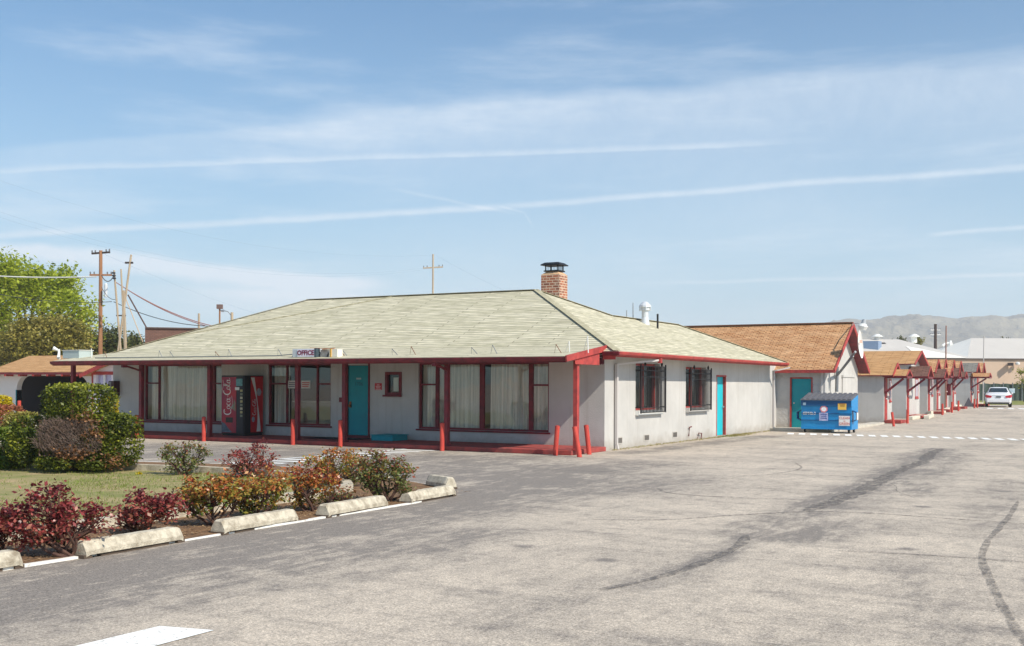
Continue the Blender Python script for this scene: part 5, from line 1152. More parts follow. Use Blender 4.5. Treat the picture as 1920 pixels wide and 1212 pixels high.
# fence with dark green screening
Df = 108; fa = px2(1600, 757, Df); fb = px2(2300, 757, Df); fd = (fb-fa); fd.z = 0; Lf = fd.length; fd.normalize(); gzf = .3
fe = thing('fence', 'chain link fence with dark green screening before the tan warehouse', 'fence', (fa.x, fa.y, gzf))
ft = px2(1880, 720, Df).z
mb = MB(); n = 260; vs = []
for i in range(n+1):
    q = fa+fd*Lf*i/n; w_ = .04*math.sin(i*1.7)+.03*math.sin(i*.6); vs += [(q.x, q.y+w_, gzf), (q.x, q.y+w_, ft+.03*math.sin(i*.9))]
mb.add(vs, [(2*i, 2*i+2, 2*i+3, 2*i+1) for i in range(n)]); mb.build('screening', mat('screen_green', (70, 84, 78), .9, col2=(50, 66, 58), vscale=1.2, streak=(3, 3, .3)), fe)
for i in range(0, 40):
    q = fa+fd*Lf*i/40-Vector((-fd.y, fd.x, 0))*.1; MB().tube([(q.x, q.y, gzf), (q.x, q.y, ft+.12)], .05, 6).build('post', GREY, fe)
q = px2(1897, 733, Df-.2); tag(MB().bar(q-fd*.3, q+fd*.3, .05, .45).build('fence_sign', mat('sign_blue_grey', (150, 176, 196), .6, col2=(196, 206, 212), vscale=4)), 'pale blue grey sign hanging on the dark green fence', 'sign')
mb = MB(); a = at(1600, 757, Z=.3)
vg = []
for px_, py_ in ((1825, 757.5), (2300, 757.5), (2300, 749), (1825, 749)):
    q = px2(px_, py_, 84 if py_ > 750 else Df-1); vg.append((q.x, q.y, .312))
mb.poly(*vg); struct(mb.build('verge', mat('verge_grass', (146, 140, 70), .95, col2=(104, 116, 50), vscale=.8)))
# parked green vehicle shapes behind are only the dark foot of the screen
# utility poles right
def upole(px_, yt_, D_, label, arms, m_=POLEW, r=.14, base=0, lean=0, group=None, zb=0.0):
    top = at(px_, yt_, D=D_); t_ = thing('utility_pole', label, 'utility pole', (top.x-lean, top.y, zb), group)
    MB().tube([(top.x-lean, top.y, zb), (top.x, top.y, top.z)], [r, r*.7], 10).build('pole', m_, t_)
    for (yy_, half, tilt, am) in arms:
        q = at(px_, yy_, D=D_); d = RT*half
        MB().bar(q-d-UP*tilt, q+d+UP*tilt, .12, .12).build('cross_arm', am, t_)
        mb = MB()
        for s_ in (-.95, -.6, .6, .95):
            p_ = q+d*s_+UP*tilt*s_; mb.lathe((p_.x, p_.y, p_.z+.06), [(.03, 0), (.05, .06), (.05, .14), (.02, .17)], 6)
        mb.build('insulators', GREY, t_)
    return t_
upole(1754, 608, 170, 'dark utility pole with pale cross arms before the hills', [(619, .75, 0, WHT), (628, .8, 0, WHT)], mat('pole_dark', (70, 56, 50), .9), r=.30)
upole(812, 477, 105, 'utility pole with pale cross arm beyond the middle of the office roof', [(502, .95, .06, POLEP)], POLEP, r=.11)
# ------------------------------------------------------------------ left background
up1 = upole(189, 470, 75, 'tall brown wooden utility pole with transformer left of the roof', [(474.5, .62, .05, mat('arm_dark', (60, 50, 48), .9)), (516, .75, 0, POLEW)], POLEW, r=.16)
q = at(198.5, 545, D=74.6); MB().lathe((q.x, q.y, q.z-.45), [(.10, 0), (.11, .05), (.11, .85), (.04, .95)], 12).build('transformer', mat('transformer_grey', (206, 210, 212), .4), up1)
for a, b, ln, lb, r in [((214, 507), (226, 655), 0, 'left of the two slim pale leaning poles beside the tall utility pole', .075), ((227, 505), (234, 655), 0, 'slim pale pole between the crossed poles', .065), ((246, 478), (222, 655), 0, 'slim pale pole leaning right with a dark top bracket', .08), ((232, 545), (236, 655), 0, 'short pale pole at the foot of the crossed poles', .085)]:
    A0 = at(*a, D=72); B0 = at(*b, D=72); dd = (B0-A0); A1 = A0; B1 = A0+dd*((A0.z)/(A0.z-B0.z))
    t_ = thing('support_pole', lb, 'pole', (B1.x, B1.y, 0), 'pale poles of the substation rack')
    MB().tube([B1, A1], [r, r*.8], 8).build('pole', POLEP, t_)
    if a[0] == 246:
        q = at(242, 493, D=72); MB().bar(q-RT*.26, q+RT*.26, .1, .12).build('bracket', mat('arm_dark', (60, 50, 48), .9), t_)
    if a[0] == 214:
        for k in range(3): q = at(213+k*.5, 512+k*5, D=71.8); MB().lathe((q.x, q.y, q.z-.06), [(.08, 0), (.14, .05), (.08, .12)], 8).build('insulator', WIRE, t_)
        q0 = at(218, 592, D=72); q1 = at(236, 592, D=72); MB().bar(q0, q1, .08, .08).build('cross_bar', mat('arm_dark', (60, 50, 48), .9), t_)
def wire(p0, p1, sag, r, m_, label, D0=74, D1=74, n=14, group='overhead wires'):
    a = at(*p0, D=D0); b = at(*p1, D=D1); pts = [a.lerp(b, i/n)-UP*sag*4*(i/n)*(1-i/n) for i in range(n+1)]
    tag(MB().tube(pts, r, 5).build('overhead_wire', m_), label, 'wire', group)
wire((-120, 509), (181, 519), .2, .045, WIREP, 'thick white cable running left from the tall utility pole')
wire((-120, 520), (210, 566), .6, .02, WIRE, 'dark wire crossing before the left tree to the pale poles')
wire((213, 566), (390, 612), .35, .025, WIRE, 'dark wire from the pale poles down to the small pole')
wire((190, 538), (216, 562), .25, .02, WIRE, 'short dark loop between utility pole and pale poles')
wire((218, 530), (400, 612), .35, .03, WIRER, 'upper brown wire falling right from the pale poles')
wire((235, 541), (385, 611), .25, .03, WIRER, 'lower brown wire falling right from the pale poles')
wire((240, 553), (288, 638), 0, .05, mat('strut_brown', (84, 60, 54), .8), 'dark brown guy strut slanting to the brick parapet')
wire((236, 560), (273, 655), 0, .03, mat('strut_tan', (206, 178, 146), .8), 'thin tan guy wire slanting behind the roof')
wire((-150, 285), (812, 479), 2.2, .005, mat('wire_faint', (140, 160, 180), .8), 'faint upper wire crossing the sky to the far pole', 74, 105)
wire((-150, 345), (803, 502), 2.6, .005, mat('wire_faint', (140, 160, 180), .8), 'faint middle wire crossing the sky to the far pole', 74, 105)
wire((-150, 355), (821, 502), 2.8, .005, mat('wire_faint', (140, 160, 180), .8), 'faint lower wire crossing the sky to the far pole', 74, 105)
wire((189, 474), (812, 630), 2.2, .006, mat('wire_faint', (140, 160, 180), .8), 'faint wire from the tall utility pole behind the roof', 75, 140)
wire((818, 480), (1180, 610), 1.5, .006, mat('wire_faint', (140, 160, 180), .8), 'faint wire falling right from the far pole', 105, 170)
wire((216, 512), (190, 516), .5, .03, WIRE, 'short curled dark wire at the top of the pale poles')
# lamp poles beyond the roof
for px_, yt_, D_, lb in [(373, 588, 80, 'short wooden pole beyond the roof left of the floodlight')]:
    upole(px_, yt_, D_, lb, [], POLEP, r=.11)
q = at(412, 578, D=80); t_ = thing('flood_light', 'brown box floodlight on a post beyond the roof', 'floodlight', (q.x, q.y, 0))
MB().tube([(q.x, q.y, 0), (q.x, q.y, q.z)], .06, 8).build('post', POLEW, t_); MB().bar(q-RT*.2+UP*.1, q+RT*.2+UP*.1, .3, .32).build('lamp_box', mat('lamp_brown', (116, 92, 84), .7), t_)
q = at(435, 586, D=82); q2 = at(420, 583, D=82); t_ = thing('street_lamp', 'thin arm street lamp on a pale post right of the box floodlight', 'street lamp', (q.x, q.y, 0))
MB().tube([(q.x, q.y, 0), (q.x, q.y, q.z)], .10, 8).build('post', POLEP, t_); MB().tube([q-UP*.3, q-RT*.3+UP*.05, q2], .03, 6).build('arm', GREY, t_); MB().tube([q2, q2-RT*.3], [.1, .05], 8).build('lamp_head', GALV, t_)
# brown parapet building
a = at(272, 616, D=70); b = at(392, 614, D=71); t_ = thing('brown_building', 'brown brick building top showing above the office roof', 'building', (a.x, a.y, 0))
dd = (b-a); dd.z = 0; nn = Vector((-dd.y, dd.x, 0)).normalized()*6
mb = MB(); mb.add([(a.x, a.y, 0), (b.x, b.y, 0), (b.x, b.y, a.z), (a.x, a.y, a.z), (a.x+nn.x, a.y+nn.y, 0), (b.x+nn.x, b.y+nn.y, 0), (b.x+nn.x, b.y+nn.y, a.z), (a.x+nn.x, a.y+nn.y, a.z)], [(0, 1, 2, 3), (4, 0, 3, 7), (1, 5, 6, 2), (3, 2, 6, 7), (5, 4, 7, 6)]); mb.build('wall', BRBR, t_)
mb = MB(); mb.bar(a+UP*.04, b+UP*(a.z-b.z+.04), .2, .08); mb.build('coping', mat('coping_dark', (90, 74, 68), .8), t_)
# garage at the far left
GYY = 38.; g = lambda px, py: at(px, py, Y=GYY)
gx0, gx1 = g(-260, 720).x, g(176, 720).x; gt = g(80, 701).z; go0, go1 = g(31, 740).x, g(166, 740).x; gh = g(100, 705).z
ga = thing('carport_building', 'pale stucco carport building with tan roof and wide dark rounded opening at the left', 'building', ((gx0+gx1)/2, GYY, 0))
mb = MB(); wall(mb, 'Y', GYY, gx0, gx1, 0, gt, [(go0, go1, 0, gh)], .3, 1)
rr = .75
for sx, x in ((1, go0), (-1, go1)):
    n = 8; arcp = [(x, gh-rr)]+[(x+sx*rr*(1-math.cos(R(90*i/n))), gh-rr+rr*math.sin(R(90*i/n))) for i in range(1, n+1)]
    ring = [(x, gh)]+arcp; k = len(ring); ring = ring if sx < 0 else ring[::-1]
    mb.add([(a, GYY+.001, z) for a, z in ring]+[(a, GYY+.298, z) for a, z in ring], [tuple(range(k)), tuple(range(2*k-1, k-1, -1))]+[(i, i+k, (i+1) % k+k, (i+1) % k) for i in range(k)])
mb.build('front_wall', mat('stucco_pale', (220, 214, 208), .9, var=.04, vscale=.8), ga)
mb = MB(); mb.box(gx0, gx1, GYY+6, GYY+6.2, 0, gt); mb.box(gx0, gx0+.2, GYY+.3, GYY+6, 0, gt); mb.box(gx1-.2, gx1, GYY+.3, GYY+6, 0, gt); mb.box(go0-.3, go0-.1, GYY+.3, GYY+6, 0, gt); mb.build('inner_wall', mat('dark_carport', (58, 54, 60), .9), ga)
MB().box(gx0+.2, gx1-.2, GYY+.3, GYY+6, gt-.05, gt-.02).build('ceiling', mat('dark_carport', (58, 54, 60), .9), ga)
MB().box(go0-.05, go0, GYY-.02, GYY+.3, 0, gh-rr).build('edge_trim', TEAL, ga)
mb = MB(); za = g(100, 698).z; zr_ = at(100, 667, Y=GYY+4).z
xl, xr = g(-300, 720).x, g(172, 697).x; xrl = at(55, 667, Y=GYY+4).x
e0 = at(0, 690, Y=GYY-.4).x
lft = [(e0-1.2, GYY-.45, za), (xr+.6, GYY-.45, za), (xr+.6, GYY+4, zr_), (xrl, GYY+4, zr_)]
mb.slab([lft, [(xrl, GYY+4, zr_), (xr+.6, GYY+4, zr_), (xr+.6, GYY+8.2, za), (e0-1.2, GYY+8.2, za)], [(e0-1.2, GYY-.45, za), (xrl, GYY+4, zr_), (e0-1.2, GYY+8.2, za)]], .06)
gr = mb.build('roof', ROOFT, ga)
mb = MB(); mb.box(e0-1.2, xr+.6, GYY-.48, GYY-.452, za-.13, za-.02); mb.build('fascia', DRED, gr)
mb = MB()
for k in range(12):
    x = e0-.6+k*1.12; mb.box(x-.05, x+.05, GYY-.5, GYY+.0, za-.22, za-.131)
mb.build('rafter_ends', RED, gr)
# small gabled wing between carport and office
SYY = 35.; s_ = lambda px, py: at(px, py, Y=SYY)
wa, wb_ = s_(172, 720).x, s_(262, 720).x
sw_ = thing('gabled_wing', 'small white gabled wing with red trim seen under the left porch end', 'building', ((wa+wb_)/2, SYY+2, 0))
zt3 = s_(190, 699).z; wz0, wz1 = s_(190, 775).z, s_(190, 703).z
wn = (s_(180, 720).x, s_(209, 720).x, wz0, wz1)
mb = MB(); wall(mb, 'Y', SYY, wa, wb_, 0, zt3, [wn], .2, 1); xm = (wa+wb_)/2; zap = zt3+.55
mb.add([(wa, SYY+.001, zt3), (wb_, SYY+.001, zt3), (xm, SYY+.001, zap-.1), (wa, SYY+.15, zt3), (wb_, SYY+.15, zt3), (xm, SYY+.15, zap-.1)], [(0, 1, 2), (5, 4, 3), (0, 2, 5, 3), (2, 1, 4, 5)])
mb.box(wa, wa+.2, SYY+.2, SYY+5, 0, zt3); mb.build('wall', mat('white_stucco', (226, 218, 222), .9), sw_)
mb = MB(); mb.slab([[(wa-.4, SYY-.35, zt3-.1), (xm, SYY-.35, zap), (xm, SYY+5, zap), (wa-.4, SYY+5, zt3-.1)], [(xm, SYY-.35, zap), (wb_+.4, SYY-.35, zt3-.1), (wb_+.4, SYY+5, zt3-.1), (xm, SYY+5, zap)]], .06); r_ = mb.build('roof', ROOFT, sw_)
mb = MB(); mb.bar((wa-.4, SYY-.365, zt3-.16), (xm, SYY-.365, zap-.06), .03, .18); mb.box(wa, wb_, SYY-.03, SYY-.002, zt3-.1, zt3+.05); mb.box(wa+.02, wa+.1, SYY-.03, SYY-.002, 0, zt3-.1); mb.build('red_trim', RED, r_)
mb = MB(); mb.box(wn[0], wn[1], SYY+.05, SYY+.1, wz0, wz0+.06); mb.box((wn[0]+wn[1])/2-.06, (wn[0]+wn[1])/2+.02, SYY+.03, SYY+.1, wz0+.06, wz1); wi = mb.build('window', WHT, sw_)
MB().box(wn[0], wn[1], SYY+.102, SYY+.11, wz0, wz1).build('pane', GLASS, wi)
mb = MB(); n = 60; vs = []
for i in range(n+1):
    x = wn[0]+(wn[1]-wn[0])*i/n; vs += [(x, SYY+.18+.02*math.sin(x*30), wz0), (x, SYY+.18+.02*math.sin(x*30), wz1)]
mb.add(vs, [(2*i, 2*i+2, 2*i+3, 2*i+1) for i in range(n)]); mb.build('curtain', mat('curtain_lilac', (214, 196, 232), .9), wi, smooth=True)

# ------------------------------------------------------------------ vegetation
def clumps(C, RR, n, shell=.55):
    """n clump centres in an ellipsoid, biased outward"""
    d = rng.normal(size=(n, 3)); d /= np.linalg.norm(d, axis=1)[:, None]; r = (shell+(1-shell)*rng.random(n)**.6)
    return np.array(C)+d*np.array(RR)*r[:, None]
def tree(label, cat, base, blobs, mat_leaf, nclump, per, cr_, leaf, trunk=.3, group=None, name='tree', limb_n=8):
    """blobs: list of (centre, radii) in world; clumps of leaves spread through them"""
    t_ = thing(name, label, cat, tuple(base), group); base = Vector(base)
    vol = np.array([b[1][0]*b[1][1]*b[1][2] for b in blobs]); share = vol/vol.sum()
    cen = np.concatenate([clumps(b[0], b[1], max(3, int(nclump*s_))) for b, s_ in zip(blobs, share)])
    nC = len(cen); crs = cr_*(.6+.8*rng.random(nC))
    P = np.repeat(cen, per, 0)+rng.normal(size=(nC*per, 3))*np.repeat(crs, per)[:, None]*np.array([.55, .55, .38])
    V_, F_ = leaf_quads(P, leaf, .5)
    tone = np.clip(np.repeat(rng.random(nC), per)*.6+rng.random(nC*per)*.4, 0, 1)
    arr_obj('crown', V_, F_, mat_leaf, t_, tone)
    mb = MB(); c0 = Vector(np.mean([b[0] for b in blobs], 0)); low = min(b[0][2]-b[1][2] for b in blobs)
    fork = Vector((base.x, base.y, base.z+(max(low, base.z+.3)-base.z)*.9+.02))
    mb.tube([base, base.lerp(fork, .5)+Vector((trunk*.2, 0, 0)), fork], [trunk, trunk*.8, trunk*.65], 8)
    for k in rng.choice(nC, min(limb_n, nC), replace=False):
        e = Vector(cen[k]); mid = fork.lerp(e, .5)+Vector((0, 0, (e-fork).length*.08)); mb.tube([fork, mid, e], [trunk*.5, trunk*.28, trunk*.08], 6)
    mb.build('trunk', BARK, t_)
    return t_
LG = leafmat('leaf_spring_green', [(104, 118, 30), (150, 164, 40), (184, 194, 58), (206, 208, 90)], .5)
LO = leafmat('leaf_olive', [(88, 86, 34), (134, 126, 54), (166, 154, 72), (188, 172, 98)], .35)
LD = leafmat('leaf_dark_green', [(44, 54, 24), (66, 76, 34), (92, 96, 44), (116, 112, 58)], .3)
def blob(px, py, D, rpx, rpy, rd=None):
    c = at(px, py, D=D); s = D/F; return (tuple(c), (rpx*s, (rd or rpx)*s, rpy*s))
tree('tall spring green tree with open crown at the far left', 'tree', tuple(at(55, 700, D=90).xy)+(0,), [blob(85, 545, 90, 62, 42), blob(130, 590, 88, 46, 40), blob(45, 525, 91, 50, 34), blob(100, 520, 90, 40, 22), blob(150, 610, 90, 26, 30)], LG, 170, 62, .95, .30, trunk=.35, group='trees beyond the motel', limb_n=16)
tree('bright green tree cut off by the left edge of the view', 'tree', tuple(at(-30, 700, D=86).xy)+(0,), [blob(-12, 520, 86, 32, 38), blob(-18, 570, 86, 38, 50), blob(5, 500, 86, 22, 16), blob(-15, 620, 86, 36, 40)], LG, 130, 60, 1.0, .30, trunk=.35, group='trees beyond the motel')
tree('round olive brown tree before the tall green tree', 'tree', tuple(at(85, 700, D=78).xy)+(0,), [blob(85, 650, 78, 72, 50), blob(60, 630, 78, 40, 30), blob(30, 668, 78, 34, 34), blob(120, 640, 78, 40, 36)], LO, 260, 70, .9, .24, trunk=.3, group='trees beyond the motel')
tree('dark green tree behind the wooden utility pole', 'tree', tuple(at(185, 700, D=95).xy)+(0,), [blob(185, 650, 95, 26, 28), blob(212, 645, 95, 22, 32), blob(165, 665, 95, 22, 22)], LD, 70, 60, .9, .28, trunk=.25, group='trees beyond the motel')
tree('small dark tree right of the pale poles', 'tree', tuple(at(248, 700, D=99).xy)+(0,), [blob(248, 650, 99, 12, 18), blob(257, 645, 99, 8, 14)], LD, 26, 50, .7, .26, trunk=.2, group='trees beyond the motel')
tree('dark shrubby tree at the left edge behind the carport', 'tree', tuple(at(2, 700, D=82).xy)+(0,), [blob(0, 665, 82, 26, 30)], LD, 40, 50, .8, .25, trunk=.2, group='trees beyond the motel')
LT = leafmat('leaf_young', [(110, 100, 40), (140, 140, 50), (160, 160, 70)], .3)
tree('thin young tree by the fence at the right edge', 'tree', tuple(at(1920, 750, D=100).xy)+(.3,), [blob(1922, 705, 100, 12, 16), blob(1912, 718, 100, 12, 8), blob(1935, 720, 100, 14, 18)], LT, 26, 40, .45, .16, trunk=.06)
for p_, lb in ((1689, 'small dark cypress top left of the warehouse roof vent'), (1722, 'small yellow green tree top behind the left warehouse roof'), (1882, 'small dark conifer top behind the right warehouse roof')):
    tree(lb, 'tree', tuple(at(p_, 700, D=175).xy)+(.3,), [blob(p_, 641 if p_ < 1800 else 642, 175, 3.5 if p_ < 1700 else 5, 8)], LD if p_ != 1722 else LT, 14, 30, .5, .3, trunk=.2, group='tree tops behind the warehouse')

# roses
def ramp_red(k):
    return [[(104, 44, 46), (142, 58, 60), (170, 88, 80), (176, 112, 92), (120, 96, 56), (96, 100, 50)],
            [(136, 56, 46), (172, 92, 54), (190, 130, 66), (164, 146, 66), (112, 124, 50), (80, 98, 42)],
            [(120, 50, 48), (156, 84, 62), (130, 118, 60), (104, 116, 60), (124, 132, 76), (84, 96, 50)]][k]
LR = [leafmat(f'rose_leaf_{k}', ramp_red(k), .3, .35) for k in range(3)]
def rose(label, base, blobs, kind, n, leaf=.048, redtop=.5, stems=7):
    t_ = thing('rose_bush', label, 'shrub', tuple(base), 'rose bushes in the planting bed'); base = Vector(base)
    vol = np.array([b[1][0]*b[1][2] for b in blobs]); sh = vol/vol.sum(); P = []; cens = []; n = int(n*1.5)
    for b, s_ in zip(blobs, sh):
        nc = max(8, int(60*s_)); c = clumps(b[0], b[1], nc, .45); cens.append(c); per = max(4, int(n*s_/nc))
        q = np.repeat(c, per, 0)+rng.normal(size=(nc*per, 3))*np.array([.052, .052, .04]); P.append(q)
    P = np.concatenate(P); cens = np.concatenate(cens); P = P[P[:, 2] > .06]
    V_, F_ = leaf_quads(P, leaf, .6, aspect=.62)
    zt = (P[:, 2]-P[:, 2].min())/(np.ptp(P[:, 2])+1e-6)
    tone = np.clip(redtop+.55*(.6-zt)+.22*rng.normal(size=len(P)), 0, 1)
    arr_obj('foliage', V_, F_, LR[kind], t_, tone)
    mb = MB(); forks = []
    for k in range(stems):
        e = Vector(cens[rng.integers(len(cens))]); a = rng.uniform(0, 6.28); b0 = base+Vector((.07*math.cos(a), .07*math.sin(a), -.01)); mid = b0.lerp(e, .5)+Vector((.05*math.cos(a), .05*math.sin(a), -.03))
        mb.tube([b0, b0.lerp(mid, .5)+Vector((rng.normal()*.015, rng.normal()*.015, 0)), mid, e], [.024, .019, .014, .005], 6); forks.append(mid)
    for c in cens:
        c = Vector(c); f_ = min(forks, key=lambda q: (q-c).length); mb.tube([f_, f_.lerp(c, .5)+Vector((rng.normal()*.02, rng.normal()*.02, -.01)), c], [.009, .006, .003], 4)
    mb.build('stems', mat('rose_wood', (106, 78, 64), .9, col2=(66, 46, 42), vscale=12), t_)
    return t_
def rb(label, bpx, bpy_, blobs_px, kind, n, **k):
    base = at(bpx, bpy_, Z=.02); D = base.dot(FW); rose(label, base, [blob(x, y-2, D, rx*1.12, ry*1.14) for x, y, rx, ry in blobs_px], kind, n, **k)
rb('dark red rose bush, nearest to the camera at the bottom left', 128, 1042, [(95, 945, 40, 30), (60, 985, 55, 30), (140, 985, 50, 34), (185, 965, 18, 12)], 0, 1900, redtop=.18, stems=14)
rb('dark red rose bush cut by the left edge of the view', 0, 1040, [(5, 990, 34, 32), (-30, 980, 40, 40)], 0, 1000, redtop=.2, stems=8)
rb('dark red rose bush behind the gap between the first kerb blocks', 258, 1000, [(270, 955, 45, 32), (310, 950, 30, 22), (240, 970, 24, 18)], 0, 1300, redtop=.25, stems=9)
rb('orange green rose bush with thick dark stems above the second kerb block', 400, 985, [(395, 930, 48, 36), (430, 915, 34, 24), (360, 945, 26, 22)], 1, 1700, redtop=.45, stems=9)
rb('orange green rose bush between the second and third kerb blocks', 492, 968, [(490, 925, 42, 34), (515, 905, 28, 20), (470, 945, 26, 18)], 1, 1400, redtop=.5, stems=8)
rb('rose bush with dark red top left of the third kerb block', 585, 958, [(570, 905, 34, 26), (610, 905, 26, 20), (580, 935, 26, 18)], 1, 1200, redtop=.3, stems=7)
rb('tall orange and green rose bush behind the others before the porch', 635, 912, [(640, 865, 48, 24), (600, 870, 26, 18), (660, 880, 30, 22)], 1, 1500, redtop=.5, stems=7)
rb('wide twiggy green rose bush nearest the planter corner', 722, 940, [(720, 895, 46, 38), (750, 905, 22, 28), (690, 875, 30, 24)], 2, 1700, redtop=.45, stems=12)
rb('small red leaved rose bush alone in the rear bed', 467, 896, [(445, 865, 24, 20), (492, 858, 30, 22), (468, 878, 24, 12)], 0, 1000, redtop=.3, stems=6)
rb('leafy green rose bush alone near the clipped hedge', 343, 891, [(340, 862, 36, 26), (365, 850, 22, 16), (325, 850, 20, 14)], 2, 1100, redtop=.55, stems=6)
rb('low straggling rose shoot behind the third kerb block', 640, 945, [(640, 930, 20, 10), (615, 935, 14, 8)], 2, 260, redtop=.3, stems=6)

# clipped hedge
LH = leafmat('leaf_hedge', [(44, 54, 20), (76, 88, 28), (108, 116, 36), (144, 148, 46), (190, 186, 66)], .35)
LY = leafmat('leaf_yellow', [(170, 150, 20), (210, 190, 30), (226, 206, 60)], .4)
LBR = leafmat('leaf_brown', [(96, 70, 44), (140, 96, 60), (168, 120, 80)], .3)
LRU = leafmat('leaf_russet', [(110, 76, 50), (160, 96, 66), (186, 116, 82)], .3)
LBG = leafmat('leaf_bright_green', [(60, 80, 24), (92, 112, 34), (124, 140, 46), (150, 160, 62)], .35)
def boxpts(c, r, n, rnd_=.35):
    q = rng.uniform(-1, 1, (n*3, 3)); m_ = (np.abs(q)**4).sum(1); q = q[(m_ < 1) & (m_ > .30)][:n]
    q = q*(1+.03*rng.normal(size=(len(q), 1)))
    return np.array(c)+q*np.array(r)
def bush(name, label, base, boxes, leafm, n, leaf, group=None, dens_tone=True, twigs=None):
    t_ = thing(name, label, 'hedge' if 'hedge' in name else 'shrub', tuple(base), group)
    vol = np.array([b[1][0]*b[1][2] for b in boxes]); sh = vol/vol.sum()
    P = np.concatenate([boxpts(b[0], b[1], int(n*s_)) for b, s_ in zip(boxes, sh)]); P = P[P[:, 2] > .03]
    cl = np.sin(P[:, 0]*9)+np.sin(P[:, 1]*8+1)+np.sin(P[:, 2]*10+2)
    V_, F_ = leaf_quads(P, leaf, .5)
    zt = (P[:, 2]-P[:, 2].min())/(np.ptp(P[:, 2])+1e-6)
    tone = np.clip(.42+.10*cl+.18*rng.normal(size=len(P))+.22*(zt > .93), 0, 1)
    arr_obj('foliage', V_, F_, leafm, t_, tone)
    mb = MB(); b0 = Vector(base)
    for k in range(14):
        e = Vector(P[rng.integers(len(P))]); mb.tube([b0+Vector((rng.normal()*.08, rng.normal()*.08, 0)), b0.lerp(e, .5), e], [.03, .02, .006], 5)
    mb.build('branches', BARK, t_)
    return t_
def bx(px, py, D, rx, ry, rd): c = at(px, py, D=D); s = D/F; return (tuple(c), (rx*s, rd, ry*s))
D0 = 21.3; hb = at(150, 884, Z=.02)
hd = bush('clipped_hedge', 'large two-tier clipped green hedge with a dead grey patch left of the porch', hb, [bx(149, 755, D0, 63, 36, .55), bx(218, 825, D0-.1, 34, 50, .5), bx(150, 830, D0+.15, 88, 44, .5), bx(62, 825, D0+.1, 26, 46, .5), bx(195, 800, D0, 40, 26, .45), bx(100, 868, D0-.5, 40, 12, .25), bx(175, 872, D0-.5, 34, 9, .22)], LH, 26000, .058)
# dead patch: bare grey twigs on the front
mb = MB()
for k in range(1500):
    th_ = rng.uniform(0, 6.28); rr_ = math.sqrt(rng.random()); px_ = 128+rr_*math.cos(th_)*(62+9*math.sin(3*th_)); py_ = 822+rr_*math.sin(th_)*(38+7*math.sin(2*th_+1))
    c = at(px_, py_, D=D0-.62+rng.uniform(-.07, .12)); d = Vector((rng.normal()*.5, -.4+rng.normal()*.3, .8+rng.normal()*.5)).normalized()*rng.uniform(.05, .16)
    a1 = c+d*.5+Vector((rng.normal()*.02, 0, 0)); mb.tube([c, a1, c+d], [.0045, .0035, .0015], 3, caps=False)
mb.build('dead_twigs', TWIG, hd)
Pd = np.array([list(at(128+min(1.5, abs(g_[0]))*np.sign(g_[0])*36, 822+min(1.5, abs(g_[1]))*np.sign(g_[1])*22, D=D0-.5+rng.uniform(-.04, .1))) for g_ in rng.normal(size=(2200, 2))])
V_, F_ = leaf_quads(Pd, .05, .3); arr_obj('dead_leaves', V_, F_, leafmat('leaf_dead', [(92, 78, 70), (120, 100, 88), (140, 116, 98), (160, 122, 92)], .2), hd, rng.random(len(Pd)))
Pd = np.array([list(at(x+rng.normal()*14, y+rng.normal()*8, D=D0-.68+rng.uniform(-.04, .08))) for x, y in ((160, 785), (120, 855), (210, 865), (150, 850), (175, 812)) for _ in range(160)])
V_, F_ = leaf_quads(Pd, .05, .3); arr_obj('brown_leaves', V_, F_, LBR, hd, rng.random(len(Pd)))
b_ = at(25, 868, Z=.02); bush('shrub', 'bright green low shrub left of the clipped hedge', b_, [bx(20, 835, 22, 42, 34, .5), bx(18, 866, 21.6, 30, 12, .3)], LBG, 5000, .07)
b_ = at(45, 845, D=23.5); b_.z = .02; bush('shrub', 'brownish thin shrub between the bright shrub and the clipped hedge', b_, [bx(42, 800, 23.5, 22, 28, .4)], LO, 1800, .06)
b_ = at(5, 830, D=26); b_.z = .02; bush('shrub', 'russet leaved shrub at the left edge of the view', b_, [bx(5, 785, 26, 26, 26, .5)], LRU, 2400, .06)
b_ = at(-5, 800, D=40); b_.z = .02; bush('shrub', 'yellow shrub at the left edge before the carport', b_, [bx(-5, 762, 40, 17, 20, .5), bx(0, 756, 40, 12, 14, .4)], LY, 1800, .1)
b_ = at(206, 790, D=33); b_.z = .02; bush('shrub', 'narrow bright yellow shrub by the left end of the office wall', b_, [bx(205, 770, 33, 7, 30, .3)], LY, 1600, .07)

# grass
n = 52000; gxp = rng.uniform(-24, -10.8, n); gyp = 15.3-(rng.random(n)**1.2)*10.5
nv = np.sin(gxp*1.3+1.1*np.sin(gyp*.9))*np.cos(gyp*1.7+gxp*.4)+.55*rng.normal(size=n)+.5*(gyp > 13.6)+.6*(gxp > -11.6)
k = nv > .42; gxp, gyp = gxp[k], gyp[k]
inside = np.ones(len(gxp), bool)
for i in range(len(gxp)):
    if gxp[i] > -12.8:
        lim = np.interp(gxp[i], [-12.7, -11.7, -10.95, -10.6], [15.3, 14.9, 14.0, 13.0]); inside[i] = gyp[i] < lim
gxp, gyp = gxp[inside], gyp[inside]; n = len(gxp)
a = rng.uniform(0, 6.28, n); w = .006; h = rng.uniform(.02, .055, n); lx = rng.normal(size=n)*.02; ly = rng.normal(size=n)*.02
V_ = np.stack([np.stack([gxp-w*np.cos(a), gyp-w*np.sin(a), np.full(n, .028)], 1), np.stack([gxp+w*np.cos(a), gyp+w*np.sin(a), np.full(n, .028)], 1), np.stack([gxp+lx, gyp+ly, .028+h], 1)], 1).reshape(-1, 3)
